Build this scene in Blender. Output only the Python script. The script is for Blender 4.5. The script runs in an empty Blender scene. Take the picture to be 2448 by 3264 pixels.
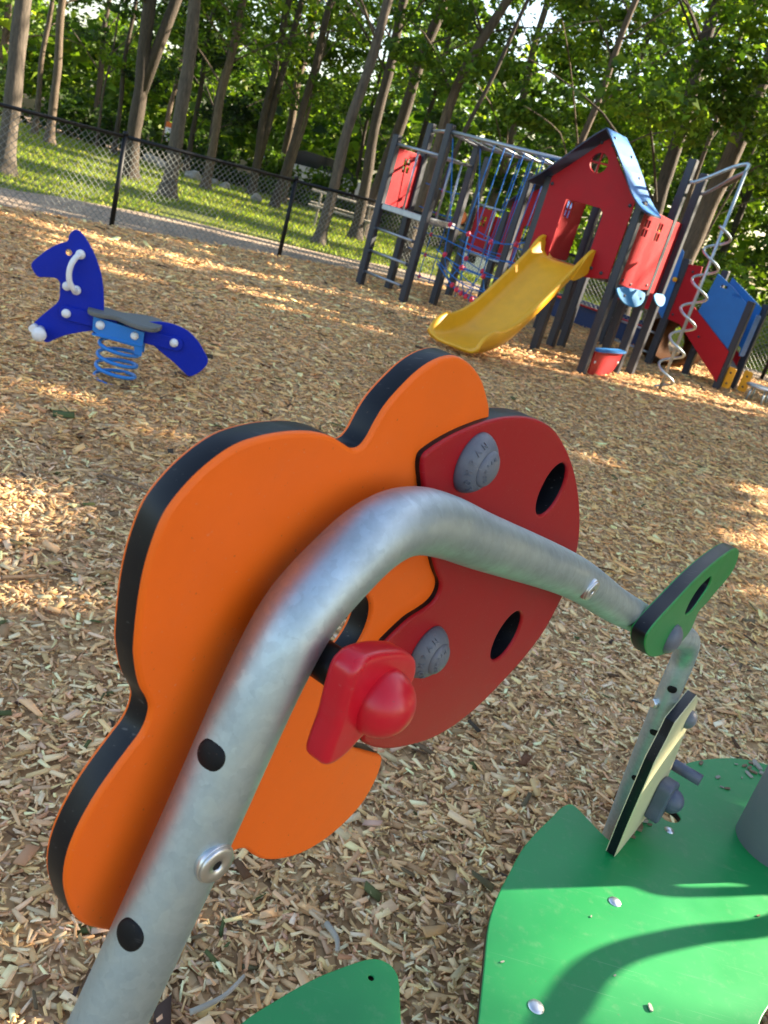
import bpy, bmesh, math, random
import numpy as np
from mathutils import Vector, Matrix, Euler
from math import sin, cos, tan, pi, radians, sqrt, atan2
random.seed(7); RNG = np.random.default_rng(11)
SC = bpy.context.scene
COL = SC.collection

# ------------------------------------------------------------------ basics
SUN_AZ, SUN_EL = radians(23), radians(25)
SUN_DIR = np.array([cos(SUN_EL)*cos(SUN_AZ), cos(SUN_EL)*sin(SUN_AZ), sin(SUN_EL)])

def tag(o, label=None, cat=None, group=None, kind=None):
    if label: o["label"] = label
    if cat: o["category"] = cat
    if group: o["group"] = group
    if kind: o["kind"] = kind
    return o

def thing(name, loc, label, cat, group=None):
    o = bpy.data.objects.new(name, None)
    o.empty_display_size = .2
    o.location = loc
    COL.objects.link(o)
    return tag(o, label, cat, group)

def root_of(p):
    while p.parent: p = p.parent
    return p

def link(name, me, parent=None, mats=None):
    """mesh given in world coordinates; moved into the frame of its thing"""
    o = bpy.data.objects.new(name, me)
    COL.objects.link(o)
    if mats:
        for m in (mats if isinstance(mats, (list, tuple)) else [mats]): me.materials.append(m)
    if parent is not None:
        L = root_of(parent).location if parent.type == 'EMPTY' or parent.parent else parent.location
        me.transform(Matrix.Translation(-Vector(L)))
        o.parent = parent
    return o

class MB:
    def __init__(s): s.v = []; s.f = []; s.m = []; s.sm = []
    def add(s, vs, fs, mi=0, smooth=False):
        n = len(s.v); s.v += [tuple(map(float, q)) for q in vs]
        for f in fs: s.f.append([i+n for i in f]); s.m.append(mi); s.sm.append(smooth)
    def box(s, c, ax, h, mi=0):
        """centre, three axis vectors, half sizes"""
        c = np.asarray(c, float); A = [np.asarray(a, float)*k for a, k in zip(ax, h)]
        vs = [c+i*A[0]+j*A[1]+k*A[2] for i in (-1,1) for j in (-1,1) for k in (-1,1)]
        s.add(vs, [(0,1,3,2),(4,6,7,5),(0,4,5,1),(2,3,7,6),(0,2,6,4),(1,5,7,3)], mi)
    def cbox(s, c, ax, h, b, mi=0):
        """box with bevelled long edges along axis 2 and chamfered ends"""
        c = np.asarray(c, float); X, Y, Z = [np.asarray(a, float) for a in ax]
        hx, hy, hz = h
        ring = [(hx,hy-b),(hx-b,hy),(-hx+b,hy),(-hx,hy-b),(-hx,-hy+b),(-hx+b,-hy),(hx-b,-hy),(hx,-hy+b)]
        lev = [(-hz,1-b/hx),(-hz+b,1),(hz-b,1),(hz,1-b/hx)]
        vs = [c+X*x*k+Y*y*k+Z*z for z,k in lev for x,y in ring]
        fs = [(l*8+i,l*8+(i+1)%8,(l+1)*8+(i+1)%8,(l+1)*8+i) for l in range(3) for i in range(8)]
        fs += [tuple(range(7,-1,-1)), tuple(range(24,32))]
        s.add(vs, fs, mi)
    def tube(s, path, r, n=12, mi=0, closed=False, cap=True):
        P = np.asarray(path, float); K = len(P)
        R = np.full(K, r) if np.isscalar(r) else np.asarray(r, float)
        T = np.zeros_like(P)
        if closed: T = np.roll(P,-1,0)-np.roll(P,1,0)
        else:
            T[1:-1] = P[2:]-P[:-2]; T[0] = P[1]-P[0]; T[-1] = P[-1]-P[-2]
        T /= np.linalg.norm(T,axis=1)[:,None]+1e-12
        a = np.array([0,0,1.]) if abs(T[0][2])<.9 else np.array([1.,0,0])
        N = np.cross(T[0],a); N /= np.linalg.norm(N)
        vs = []
        for i in range(K):
            N = N-T[i]*np.dot(N,T[i]); N /= np.linalg.norm(N)+1e-12
            B = np.cross(T[i],N)
            for k in range(n):
                t = 2*pi*k/n
                vs.append(P[i]+(N*cos(t)+B*sin(t))*R[i])
        fs = []
        L = K if closed else K-1
        for i in range(L):
            j = (i+1)%K
            for k in range(n): fs.append((i*n+k,i*n+(k+1)%n,j*n+(k+1)%n,j*n+k))
        s.add(vs, fs, mi, True)
        if cap and not closed:
            m = len(s.v)-K*n
            s.f.append([m+k for k in range(n-1,-1,-1)]); s.m.append(mi); s.sm.append(False)
            s.f.append([m+(K-1)*n+k for k in range(n)]); s.m.append(mi); s.sm.append(False)
    def lathe(s, prof, c, axis, n=24, mi=0, smooth=True):
        """profile of (radius, height) along the axis"""
        c = np.asarray(c,float); Z = np.asarray(axis,float); Z = Z/np.linalg.norm(Z)
        a = np.array([0,0,1.]) if abs(Z[2])<.9 else np.array([1.,0,0])
        X = np.cross(a,Z); X /= np.linalg.norm(X); Y = np.cross(Z,X)
        vs = [c+(X*cos(2*pi*k/n)+Y*sin(2*pi*k/n))*r+Z*h for r,h in prof for k in range(n)]
        fs = [(i*n+k,i*n+(k+1)%n,(i+1)*n+(k+1)%n,(i+1)*n+k) for i in range(len(prof)-1) for k in range(n)]
        s.add(vs, fs, mi, smooth)
        m = len(s.v)-len(prof)*n
        s.f.append([m+k for k in range(n-1,-1,-1)]); s.m.append(mi); s.sm.append(False)
        s.f.append([m+(len(prof)-1)*n+k for k in range(n)]); s.m.append(mi); s.sm.append(False)
    def prism(s, poly, O, X, Y, Z, z0, z1, mi=0):
        n = len(poly); O,X,Y,Z = [np.asarray(q,float) for q in (O,X,Y,Z)]
        vs = [O+X*x+Y*y+Z*z for z in (z0,z1) for x,y in poly]
        fs = [(i,(i+1)%n,n+(i+1)%n,n+i) for i in range(n)]
        s.add(vs, fs+[tuple(range(n-1,-1,-1)),tuple(range(n,2*n))], mi)
    def build(s, name, mats, parent=None, **kw):
        me = bpy.data.meshes.new(name)
        me.from_pydata(s.v, [], s.f)
        me.polygons.foreach_set('material_index', s.m)
        me.polygons.foreach_set('use_smooth', s.sm)
        bm = bmesh.new(); bm.from_mesh(me); bmesh.ops.recalc_face_normals(bm, faces=bm.faces[:]); bm.to_mesh(me); bm.free()
        o = link(name, me, parent, mats)
        return o

def catmull(P, sub=5, closed=True):
    P = np.asarray(P, float); n = len(P); out = []
    rng = range(n) if closed else range(n-1)
    for i in rng:
        if closed: p0,p1,p2,p3 = P[(i-1)%n],P[i],P[(i+1)%n],P[(i+2)%n]
        else: p0,p1,p2,p3 = P[max(i-1,0)],P[i],P[i+1],P[min(i+2,n-1)]
        # centripetal
        t0=0; t1=t0+max(np.linalg.norm(p1-p0),1e-6)**.5; t2=t1+max(np.linalg.norm(p2-p1),1e-6)**.5; t3=t2+max(np.linalg.norm(p3-p2),1e-6)**.5
        for k in range(sub):
            t=t1+(t2-t1)*k/sub
            A1=(t1-t)/(t1-t0)*p0+(t-t0)/(t1-t0)*p1; A2=(t2-t)/(t2-t1)*p1+(t-t1)/(t2-t1)*p2; A3=(t3-t)/(t3-t2)*p2+(t-t2)/(t3-t2)*p3
            B1=(t2-t)/(t2-t0)*A1+(t-t0)/(t2-t0)*A2; B2=(t3-t)/(t3-t1)*A2+(t-t1)/(t3-t1)*A3
            out.append((t2-t)/(t2-t1)*B1+(t-t1)/(t2-t1)*B2)
    if not closed: out.append(P[-1])
    return np.array(out)

def circle(cx, cy, r, n=32, ry=None):
    return [(cx+r*cos(2*pi*k/n), cy+(ry or r)*sin(2*pi*k/n)) for k in range(n)]

def panel(name, outline, holes, O, X, Y, Z, zf, t, bev, face_mat, core_mat, parent, bres=2):
    """sheet of coloured board with a dark core: outline in the plane (O,X,Y), front at height zf along Z, thickness t"""
    cu = bpy.data.curves.new(name, 'CURVE'); cu.dimensions = '2D'; cu.fill_mode = 'BOTH'
    cu.extrude = t/2-bev; cu.bevel_depth = bev; cu.bevel_resolution = bres; cu.offset = -bev
    for poly in [outline]+list(holes):
        sp = cu.splines.new('POLY'); sp.points.add(len(poly)-1)
        sp.points.foreach_set('co', np.c_[np.asarray(poly,float), np.zeros(len(poly)), np.ones(len(poly))].ravel())
        sp.use_cyclic_u = True
    ob = bpy.data.objects.new('tmp', cu); COL.objects.link(ob)
    dg = bpy.context.evaluated_depsgraph_get(); dg.update()
    me = bpy.data.meshes.new_from_object(ob.evaluated_get(dg))
    bpy.data.objects.remove(ob); bpy.data.curves.remove(cu)
    me.materials.clear(); me.name = name
    bm = bmesh.new(); bm.from_mesh(me); bmesh.ops.remove_doubles(bm, verts=bm.verts[:], dist=1e-6)
    lim = t/2-bev*.95
    for f in bm.faces:
        z = f.calc_center_median().z
        f.material_index = 0 if abs(z) > lim else 1
        f.smooth = abs(f.normal.z) < .999
    M = Matrix.Identity(4)
    for i,a in enumerate((X,Y,Z)):
        for j in range(3): M[j][i] = a[j]
    c = np.asarray(O,float)+np.asarray(Z,float)*(zf-t/2)
    for j in range(3): M[j][3] = c[j]
    bm.transform(M)
    for e in bm.edges:
        if len(e.link_faces)==2 and e.calc_face_angle(0) > .6: e.smooth = False
    bm.to_mesh(me); bm.free()
    return link(name, me, parent, [face_mat, core_mat])

# ------------------------------------------------------------------ materials
def nodes(name):
    m = bpy.data.materials.new(name); m.use_nodes = True
    nt = m.node_tree; b = nt.nodes['Principled BSDF']
    return m, nt, b

def N(nt, t, **kw):
    n = nt.nodes.new(t)
    for k,v in kw.items():
        if k in n.inputs: n.inputs[k].default_value = v
        else: setattr(n, k, v)
    return n

def plastic(name, col, rough=.45, bump=.04, grain=900., var=.06, dirt=.10, spec=.5, scratch=.13, speck=.45):
    m, nt, b = nodes(name); L = nt.links.new
    tc = N(nt,'ShaderNodeTexCoord')
    n1 = N(nt,'ShaderNodeTexNoise', Scale=7., Detail=4., Roughness=.6); L(tc.outputs['Object'], n1.inputs['Vector'])
    r = N(nt,'ShaderNodeMapRange'); r.inputs['From Min'].default_value=.3; r.inputs['From Max'].default_value=.7
    r.inputs['To Min'].default_value=1-var; r.inputs['To Max'].default_value=1+var; L(n1.outputs['Fac'], r.inputs['Value'])
    mul = N(nt,'ShaderNodeMixRGB', blend_type='MULTIPLY'); mul.inputs[0].default_value=1; mul.inputs[1].default_value=(*col,1)
    L(r.outputs[0], mul.inputs[2])
    # dust
    n3 = N(nt,'ShaderNodeTexNoise', Scale=38., Detail=6., Roughness=.7); L(tc.outputs['Object'], n3.inputs['Vector'])
    r3 = N(nt,'ShaderNodeMapRange'); r3.inputs['From Min'].default_value=.55; r3.inputs['From Max'].default_value=.85
    r3.inputs['To Max'].default_value=dirt; L(n3.outputs['Fac'], r3.inputs['Value'])
    mx = N(nt,'ShaderNodeMixRGB'); L(r3.outputs[0], mx.inputs[0]); L(mul.outputs[0], mx.inputs[1]); mx.inputs[2].default_value=(.42,.36,.28,1)
    # fine scratches and specks of dirt
    sepm = None; last = mx
    for ang,sx,sy in ((.5,5.,420.),(-.9,4.,360.)):
        mp = N(nt,'ShaderNodeMapping'); mp.inputs['Rotation'].default_value=(ang,ang*.7,ang*1.3); mp.inputs['Scale'].default_value=(sx,sy,sy); L(tc.outputs['Object'], mp.inputs['Vector'])
        ns = N(nt,'ShaderNodeTexNoise', Scale=1., Detail=1.); L(mp.outputs[0], ns.inputs['Vector'])
        rs = N(nt,'ShaderNodeMapRange'); rs.inputs['From Min'].default_value=.735; rs.inputs['From Max'].default_value=.80; rs.inputs['To Max'].default_value=scratch; L(ns.outputs['Fac'], rs.inputs['Value'])
        m2 = N(nt,'ShaderNodeMixRGB'); L(rs.outputs[0], m2.inputs[0]); L(last.outputs[0], m2.inputs[1]); m2.inputs[2].default_value=(.55,.5,.45,1); last = m2
    nk = N(nt,'ShaderNodeTexNoise', Scale=310., Detail=2.); L(tc.outputs['Object'], nk.inputs['Vector'])
    rk = N(nt,'ShaderNodeMapRange'); rk.inputs['From Min'].default_value=.72; rk.inputs['From Max'].default_value=.78; rk.inputs['To Max'].default_value=speck; L(nk.outputs['Fac'], rk.inputs['Value'])
    m3 = N(nt,'ShaderNodeMixRGB'); L(rk.outputs[0], m3.inputs[0]); L(last.outputs[0], m3.inputs[1]); m3.inputs[2].default_value=(.10,.07,.045,1)
    L(m3.outputs[0], b.inputs['Base Color'])
    n2 = N(nt,'ShaderNodeTexNoise', Scale=grain, Detail=2.); L(tc.outputs['Object'], n2.inputs['Vector'])
    bp = N(nt,'ShaderNodeBump', Strength=bump*4, Distance=.0006); L(n2.outputs['Fac'], bp.inputs['Height']); L(bp.outputs[0], b.inputs['Normal'])
    r2 = N(nt,'ShaderNodeMapRange'); r2.inputs['To Min'].default_value=rough-.08; r2.inputs['To Max'].default_value=rough+.12
    L(n1.outputs['Fac'], r2.inputs['Value']); L(r2.outputs[0], b.inputs['Roughness'])
    b.inputs['Specular IOR Level'].default_value = spec
    return m

def metal(name, col, rough=.35, var=.25, scale=55., metallic=1., bump=.05):
    m, nt, b = nodes(name); L = nt.links.new
    tc = N(nt,'ShaderNodeTexCoord')
    wz = N(nt,'ShaderNodeTexNoise', Scale=scale*.6, Detail=3.); L(tc.outputs['Object'], wz.inputs['Vector'])
    wa = N(nt,'ShaderNodeMixRGB', blend_type='ADD'); wa.inputs[0].default_value=.012; L(tc.outputs['Object'], wa.inputs[1]); L(wz.outputs['Color'], wa.inputs[2])
    vo = N(nt,'ShaderNodeTexVoronoi', Scale=scale); L(wa.outputs[0], vo.inputs['Vector'])
    n1 = N(nt,'ShaderNodeTexNoise', Scale=14., Detail=7., Roughness=.7); L(tc.outputs['Object'], n1.inputs['Vector'])
    hs = N(nt,'ShaderNodeSeparateColor'); L(vo.outputs['Color'], hs.inputs[0])
    sc_ = N(nt,'ShaderNodeMath', operation='MULTIPLY'); sc_.inputs[1].default_value=.28; L(hs.outputs[0], sc_.inputs[0])
    nm = N(nt,'ShaderNodeMath', operation='MULTIPLY_ADD'); nm.inputs[1].default_value=2.0; nm.inputs[2].default_value=-.24; L(n1.outputs['Fac'], nm.inputs[0])
    ad = N(nt,'ShaderNodeMath', operation='ADD'); L(sc_.outputs[0], ad.inputs[0]); L(nm.outputs[0], ad.inputs[1])
    r = N(nt,'ShaderNodeMapRange'); r.inputs['From Min'].default_value=.3; r.inputs['From Max'].default_value=1.5
    r.inputs['To Min'].default_value=1-var; r.inputs['To Max'].default_value=1.05; L(ad.outputs[0], r.inputs['Value'])
    mul = N(nt,'ShaderNodeMixRGB', blend_type='MULTIPLY'); mul.inputs[0].default_value=1; mul.inputs[1].default_value=(*col,1); L(r.outputs[0], mul.inputs[2])
    L(mul.outputs[0], b.inputs['Base Color'])
    r2 = N(nt,'ShaderNodeMapRange'); r2.inputs['From Min'].default_value=.3; r2.inputs['From Max'].default_value=1.5
    r2.inputs['To Min'].default_value=rough+.14; r2.inputs['To Max'].default_value=rough-.06; L(ad.outputs[0], r2.inputs['Value']); L(r2.outputs[0], b.inputs['Roughness'])
    b.inputs['Metallic'].default_value = metallic
    n2 = N(nt,'ShaderNodeTexNoise', Scale=160., Detail=4.); L(tc.outputs['Object'], n2.inputs['Vector'])
    bp = N(nt,'ShaderNodeBump', Strength=bump*3, Distance=.0008); L(n2.outputs['Fac'], bp.inputs['Height']); L(bp.outputs[0], b.inputs['Normal'])
    return m

def flat(name, col, rough=.6, metallic=0., var=.15, scale=20.):
    m, nt, b = nodes(name); L = nt.links.new
    tc = N(nt,'ShaderNodeTexCoord'); n1 = N(nt,'ShaderNodeTexNoise', Scale=scale, Detail=5.); L(tc.outputs['Object'], n1.inputs['Vector'])
    r = N(nt,'ShaderNodeMapRange'); r.inputs['From Min'].default_value=.25; r.inputs['From Max'].default_value=.75
    r.inputs['To Min'].default_value=1-var; r.inputs['To Max'].default_value=1+var; L(n1.outputs['Fac'], r.inputs['Value'])
    mul = N(nt,'ShaderNodeMixRGB', blend_type='MULTIPLY'); mul.inputs[0].default_value=1; mul.inputs[1].default_value=(*col,1); L(r.outputs[0], mul.inputs[2])
    L(mul.outputs[0], b.inputs['Base Color']); b.inputs['Roughness'].default_value=rough; b.inputs['Metallic'].default_value=metallic
    return m

def attr_mat(name, rough=.75, trans=0., gain=1.0, spec=.3):
    m, nt, b = nodes(name); L = nt.links.new
    a = N(nt,'ShaderNodeAttribute', attribute_name='tint')
    b.inputs['Roughness'].default_value = rough; b.inputs['Specular IOR Level'].default_value = spec
    L(a.outputs['Color'], b.inputs['Base Color'])
    if trans:
        t = N(nt,'ShaderNodeBsdfTranslucent'); g = N(nt,'ShaderNodeMixRGB', blend_type='MULTIPLY'); g.inputs[0].default_value=1
        g.inputs[2].default_value=(1.6,1.75,.6,1); L(a.outputs['Color'], g.inputs[1]); L(g.outputs[0], t.inputs['Color'])
        mx = N(nt,'ShaderNodeMixShader'); mx.inputs[0].default_value=trans
        L(b.outputs[0], mx.inputs[1]); L(t.outputs[0], mx.inputs[2]); L(mx.outputs[0], nt.nodes['Material Output'].inputs['Surface'])
    return m

def bark(name, c1, c2, scale=1.):
    m, nt, b = nodes(name); L = nt.links.new
    tc = N(nt,'ShaderNodeTexCoord'); mp = N(nt,'ShaderNodeMapping'); mp.inputs['Scale'].default_value=(9*scale,9*scale,1.6*scale); L(tc.outputs['Object'], mp.inputs['Vector'])
    n1 = N(nt,'ShaderNodeTexNoise', Scale=3.2, Detail=8., Roughness=.72); L(mp.outputs[0], n1.inputs['Vector'])
    cr = N(nt,'ShaderNodeValToRGB'); cr.color_ramp.elements[0].position=.32; cr.color_ramp.elements[0].color=(*c1,1); cr.color_ramp.elements[1].position=.68; cr.color_ramp.elements[1].color=(*c2,1)
    L(n1.outputs['Fac'], cr.inputs[0]); L(cr.outputs[0], b.inputs['Base Color']); b.inputs['Roughness'].default_value=.9
    bp = N(nt,'ShaderNodeBump', Strength=.9, Distance=.02); L(n1.outputs['Fac'], bp.inputs['Height']); L(bp.outputs[0], b.inputs['Normal'])
    return m

M = {}
M['orange'] = plastic('orange board', (.90,.138,.004), .5, dirt=.04, spec=.35)
M['red'] = plastic('red board', (.35,.004,.010), .46, dirt=.035, spec=.3)
M['core'] = plastic('black core', (.006,.0065,.009), .36, bump=.02, dirt=.02, spec=.28, scratch=.12)
M['green'] = plastic('green board', (.005,.225,.052), .42, dirt=.16, speck=.7)
M['leafgreen'] = plastic('leaf green board', (.010,.215,.045), .42, dirt=.06)
M['beige'] = plastic('beige board', (.62,.56,.33), .5, dirt=.08)
M['redgrip'] = plastic('red moulded plastic', (.58,.006,.02), .27, bump=.10, grain=70., dirt=.05)
M['cap'] = plastic('grey nylon cap', (.12,.130,.155), .42, bump=.08, dirt=.12)
M['darkcap'] = plastic('dark grey nylon', (.095,.105,.145), .42, bump=.08)
M['plug'] = plastic('black plug', (.006,.006,.007), .5, dirt=.03, spec=.2, scratch=.1)
M['galv'] = metal('galvanised steel', (.54,.64,.69), .50, var=.40, scale=150.)
M['steel'] = metal('stainless steel', (.70,.71,.72), .33, var=.10, scale=200.)
M['pillar'] = plastic('grey powder coat', (.15,.165,.18), .55)
M['post'] = plastic('navy grey post', (.020,.024,.036), .45, dirt=.10)
M['towered'] = plastic('tower red board', (.36,.005,.011), .5, dirt=.02, spec=.22)
M['roofblue'] = plastic('roof blue board', (.009,.16,.45), .55, dirt=.05)
M['rampblue'] = plastic('ramp blue board', (.006,.13,.42), .45, dirt=.05)
M['navy'] = plastic('navy board', (.012,.022,.06), .45)
M['yellow'] = plastic('yellow slide plastic', (.80,.38,.012), .33, bump=.02, dirt=.05)
M['horse'] = plastic('horse blue board', (.0005,.018,.36), .5, dirt=.03, spec=.25)
M['horsegrey'] = plastic('grey seat board', (.13,.135,.125), .6, dirt=.1)
M['spring'] = plastic('spring blue steel', (.015,.20,.60), .3, dirt=.05)
M['white'] = plastic('white plastic', (.80,.80,.78), .35, dirt=.05)
M['rail'] = metal('dull steel rail', (.42,.45,.49), .45, var=.2)
M['rope'] = flat('blue rope', (.01,.13,.42), .85)
M['ropered'] = plastic('red connector', (.55,.02,.06), .4)
M['fenceblk'] = plastic('black fence coat', (.006,.0065,.007), .5, dirt=.03, spec=.3)
M['wire'] = flat('fence wire', (.22,.23,.21), .5, .1)
M['deck'] = flat('grey deck', (.16,.165,.17), .7)
M['orangeball'] = plastic('orange disc', (.80,.16,.01), .4)
M['wood'] = flat('weathered wood', (.34,.30,.24), .85, var=.3, scale=9.)
M['stone'] = flat('boulder stone', (.30,.28,.25), .9, var=.3, scale=6.)
M['carpaint'] = plastic('pale car paint', (.55,.62,.70), .2, bump=.0)
M['glass'] = flat('dark window', (.02,.025,.03), .1)
M['darkblue'] = plastic('dark blue board', (.006,.03,.12), .5)
M['shadedyellow'] = plastic('amber plastic', (.045,.015,.0018), .8, spec=.05, dirt=.02, scratch=0., speck=0.)  # yellow tunnel plastic, with the shade under the deck put into its colour
M['awning'] = plastic('pale blue board', (.03,.20,.42), .65, spec=.2)
M['tyre'] = flat('tyre rubber', (.015,.015,.015), .8)
M['chip'] = attr_mat('wood chip', .82)
M['chipplain'] = flat('brown wood', (.20,.13,.075), .85, var=.35, scale=60.)
M['leaf'] = attr_mat('leaves', .55, trans=.42)
M['grassblade'] = attr_mat('grass blades', .6, trans=.3)
M['bark'] = bark('brown bark', (.05,.036,.025), (.16,.115,.075))
M['barkgrey'] = bark('grey bark', (.045,.036,.027), (.14,.11,.08))
M['barkdark'] = bark('dark bark', (.025,.019,.014), (.085,.062,.042))
DATA = {
'orange': [[-0.0103,1.0807],[-0.0194,1.0887],[-0.0303,1.0983],[-0.043,1.1108],[-0.0531,1.1258],[-0.0611,1.1446],[-0.0663,1.1636],[-0.0672,1.1822],[-0.0644,1.1981],[-0.059,1.2124],[-0.0519,1.2258],[-0.0429,1.2384],[-0.035,1.2483],[-0.0286,1.2564],[-0.0257,1.2645],[-0.0256,1.2744],[-0.029,1.2822],[-0.036,1.2929],[-0.0416,1.3058],[-0.0459,1.3195],[-0.0468,1.3242],[-0.0491,1.343],[-0.0504,1.3665],[-0.049,1.3859],[-0.0441,1.4056],[-0.0346,1.4191],[-0.0212,1.431],[-0.0032,1.441],[0.0176,1.4453],[0.0409,1.4464],[0.0627,1.4448],[0.0825,1.4402],[0.0985,1.4335],[0.1085,1.4296],[0.1167,1.4305],[0.1221,1.4361],[0.1261,1.4457],[0.1328,1.4578],[0.1461,1.4711],[0.1627,1.4833],[0.1814,1.4909],[0.2021,1.4932],[0.2249,1.4882],[0.2496,1.4766],[0.2698,1.4608],[0.2833,1.4457],[0.2848,1.4323],[0.2544,1.4206],[0.2269,1.4076],[0.2297,1.3835],[0.2542,1.3509],[0.2625,1.3165],[0.2864,1.2924],[0.2987,1.2803],[0.3009,1.2693],[0.279,1.261],[0.2579,1.253],[0.2462,1.2415],[0.2424,1.2243],[0.2354,1.1915],[0.2255,1.1532],[0.2329,1.1325],[0.2489,1.1218],[0.2729,1.1072],[0.2905,1.0965],[0.2966,1.0896],[0.298,1.0661],[0.2845,1.0398],[0.2473,1.0246],[0.2065,1.0258],[0.1712,1.0377],[0.1411,1.0554],[0.1243,1.0705],[0.1118,1.0838],[0.0996,1.09],[0.0909,1.0905],[0.0796,1.087],[0.0518,1.0675],[0.0228,1.0598],[-0.005,1.0753]],
'red': [[0.189,1.42],[0.1972,1.4248],[0.2193,1.4322],[0.2471,1.4381],[0.2746,1.4418],[0.3055,1.4431],[0.3412,1.441],[0.3727,1.4356],[0.4111,1.4239],[0.4503,1.4042],[0.4929,1.3773],[0.5315,1.346],[0.5649,1.313],[0.5915,1.279],[0.6083,1.2451],[0.6158,1.2119],[0.6099,1.1812],[0.5954,1.1492],[0.5599,1.121],[0.5152,1.1007],[0.4704,1.0856],[0.4236,1.0796],[0.3751,1.0832],[0.3259,1.0961],[0.2879,1.1096],[0.2492,1.1305],[0.232,1.146],[0.2317,1.1794],[0.2216,1.2239],[0.2176,1.2487],[0.2218,1.2518],[0.231,1.2569],[0.2477,1.2643],[0.2655,1.2673],[0.2797,1.2715],[0.2851,1.277],[0.2855,1.2849],[0.2812,1.2928],[0.2711,1.3029],[0.2582,1.3167],[0.2479,1.3298],[0.2163,1.3726],[0.1983,1.3985],[0.1897,1.4126]],
'spot1': [[0.4536,1.3866],[0.4693,1.3798],[0.4787,1.3641],[0.4817,1.3445],[0.4719,1.3309],[0.4571,1.3269],[0.4403,1.3348],[0.4329,1.3504],[0.4307,1.37],[0.4385,1.3822]],
'spot2': [[0.4856,1.2064],[0.5038,1.1916],[0.5113,1.1696],[0.5,1.1515],[0.4824,1.1471],[0.4611,1.1583],[0.4506,1.1768],[0.4533,1.1951],[0.4653,1.2065]],
'leaf': [[0.8806,1.063],[0.8375,1.0847],[0.8007,1.1122],[0.7902,1.1281],[0.7995,1.1363],[0.8259,1.1461],[0.8796,1.1595],[0.9413,1.1747],[1.0154,1.1853],[1.0998,1.1899],[1.1562,1.1877],[1.198,1.1777],[1.2239,1.1614],[1.236,1.1317],[1.2081,1.113],[1.1653,1.103],[1.1233,1.0892],[1.0896,1.0829],[1.0915,1.0671],[1.0929,1.049],[1.0631,1.0336],[0.9957,1.0363],[0.9416,1.0453]],
'leafhole': [[1.0634,1.1557],[1.0311,1.1562],[0.995,1.147],[0.9795,1.1298],[0.9825,1.1109],[1.0059,1.1024],[1.0331,1.1045],[1.0563,1.1194],[1.0752,1.1358]],
'beige': [[1.388,0.737],[1.5127,0.7597],[1.5697,0.72],[1.6118,0.6028],[1.698,0.4749],[1.6806,0.3443],[1.5945,0.3551],[1.417,0.3837],[1.3963,0.4612],[1.3671,0.644],[1.3837,0.6981]],
'handle': [[0.063,1.3354],[0.0832,1.331],[0.1019,1.3241],[0.1169,1.3144],[0.1215,1.3075],[0.1236,1.2985],[0.1166,1.2863],[0.0964,1.2758],[0.0755,1.2664],[0.062,1.2589],[0.0474,1.2581],[0.0409,1.2621],[0.0401,1.2741],[0.0417,1.2896],[0.0404,1.3116],[0.0417,1.3297],[0.0503,1.3356]],
'tube': [[-0.0337,1.0698],[0.0004,1.1849],[0.0094,1.217],[0.0341,1.303],[0.0513,1.3393],[0.0838,1.3672],[0.1058,1.3798],[0.1295,1.3859],[0.1586,1.3845],[0.2024,1.3726],[0.2652,1.3499],[0.539,1.2521],[0.744,1.164],[0.9187,1.0935],[1.3912,0.9099],[1.4465,0.8482],[1.4317,0.8107],[1.4731,0.6924],[1.5215,0.4976],[1.5855,0.2945]],
}
# ------------------------------------------------------------------ foreground play table
HD = np.array([cos(radians(59)), sin(radians(59)), 0.]); HN = np.array([sin(radians(59)), -cos(radians(59)), 0.]); UP = np.array([0,0,1.])
HO = np.array([-.058, .442, 0.])
def P(s, z, off=0.): return HO+HD*s+UP*z+HN*off
PLZ = .35
table = thing('play_table', (.55, 1.35, 0), 'play stand with bent steel tube, orange flower, red spotted board and green table', 'play table')

# bent tube: near leg, sloping arm, far leg
cl = DATA['tube']
low0 = [(-.36,-.05),(-.2,.5),(-.10,.85)]
path = low0+[tuple(q) for q in cl[:14]]+[(1.27,.957),(1.36,.925),(1.42,.892),(1.447,.85),(1.4535,.80),(1.4731,.692),(1.5215,.498),(1.5855,.2945),(1.67,-.05)]
sm = catmull(path, 8, False)
mb = MB(); mb.tube([P(s,z) for s,z in sm], .0243, 40); mb.build('tube_frame', M['galv'], table)

mb = MB()
for q in ((.4565,1.357),(.481,1.1775)):
    mb = MB(); mb.lathe([(.033,0),(.033,.004)], P(q[0],q[1],-.056), HN, 32); mb.build('spot_backing', M['core'], table)
smo = lambda k, n=4: catmull(DATA[k], n)
hole = circle(.160, 1.272, .0345, 40)
panel('flower_panel', smo('orange'), [hole], HO, HD, UP, HN, -.033, .0220, .0031, M['orange'], M['core'], table)
s1 = circle(.4565, 1.357, .0285, 40); s2 = circle(.481, 1.1775, .0300, 40)
panel('ladybird_panel', smo('red'), [s1, s2], HO, HD, UP, HN, -.026, .0245, .003, M['red'], M['core'], table)
panel('leaf_panel', smo('leaf'), [smo('leafhole')], HO, HD, UP, HN, .047, .0245, .0026, M['leafgreen'], M['core'], table)
bg = DATA['beige'][:3]+[(1.60,.63),(1.655,.50),(1.69,.39),(1.695,.352),(1.424,.352),(1.412,.40)]+DATA['beige'][8:]
bgs = [q for a,b in zip(bg, bg[1:]+bg[:1]) for q in (np.array(a)*.97+np.array(b)*.03, np.array(a)*.03+np.array(b)*.97)]
panel('plank_panel', bgs, [], HO, HD, UP, HN, .047, .0235, .002, M['beige'], M['core'], table)

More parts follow.
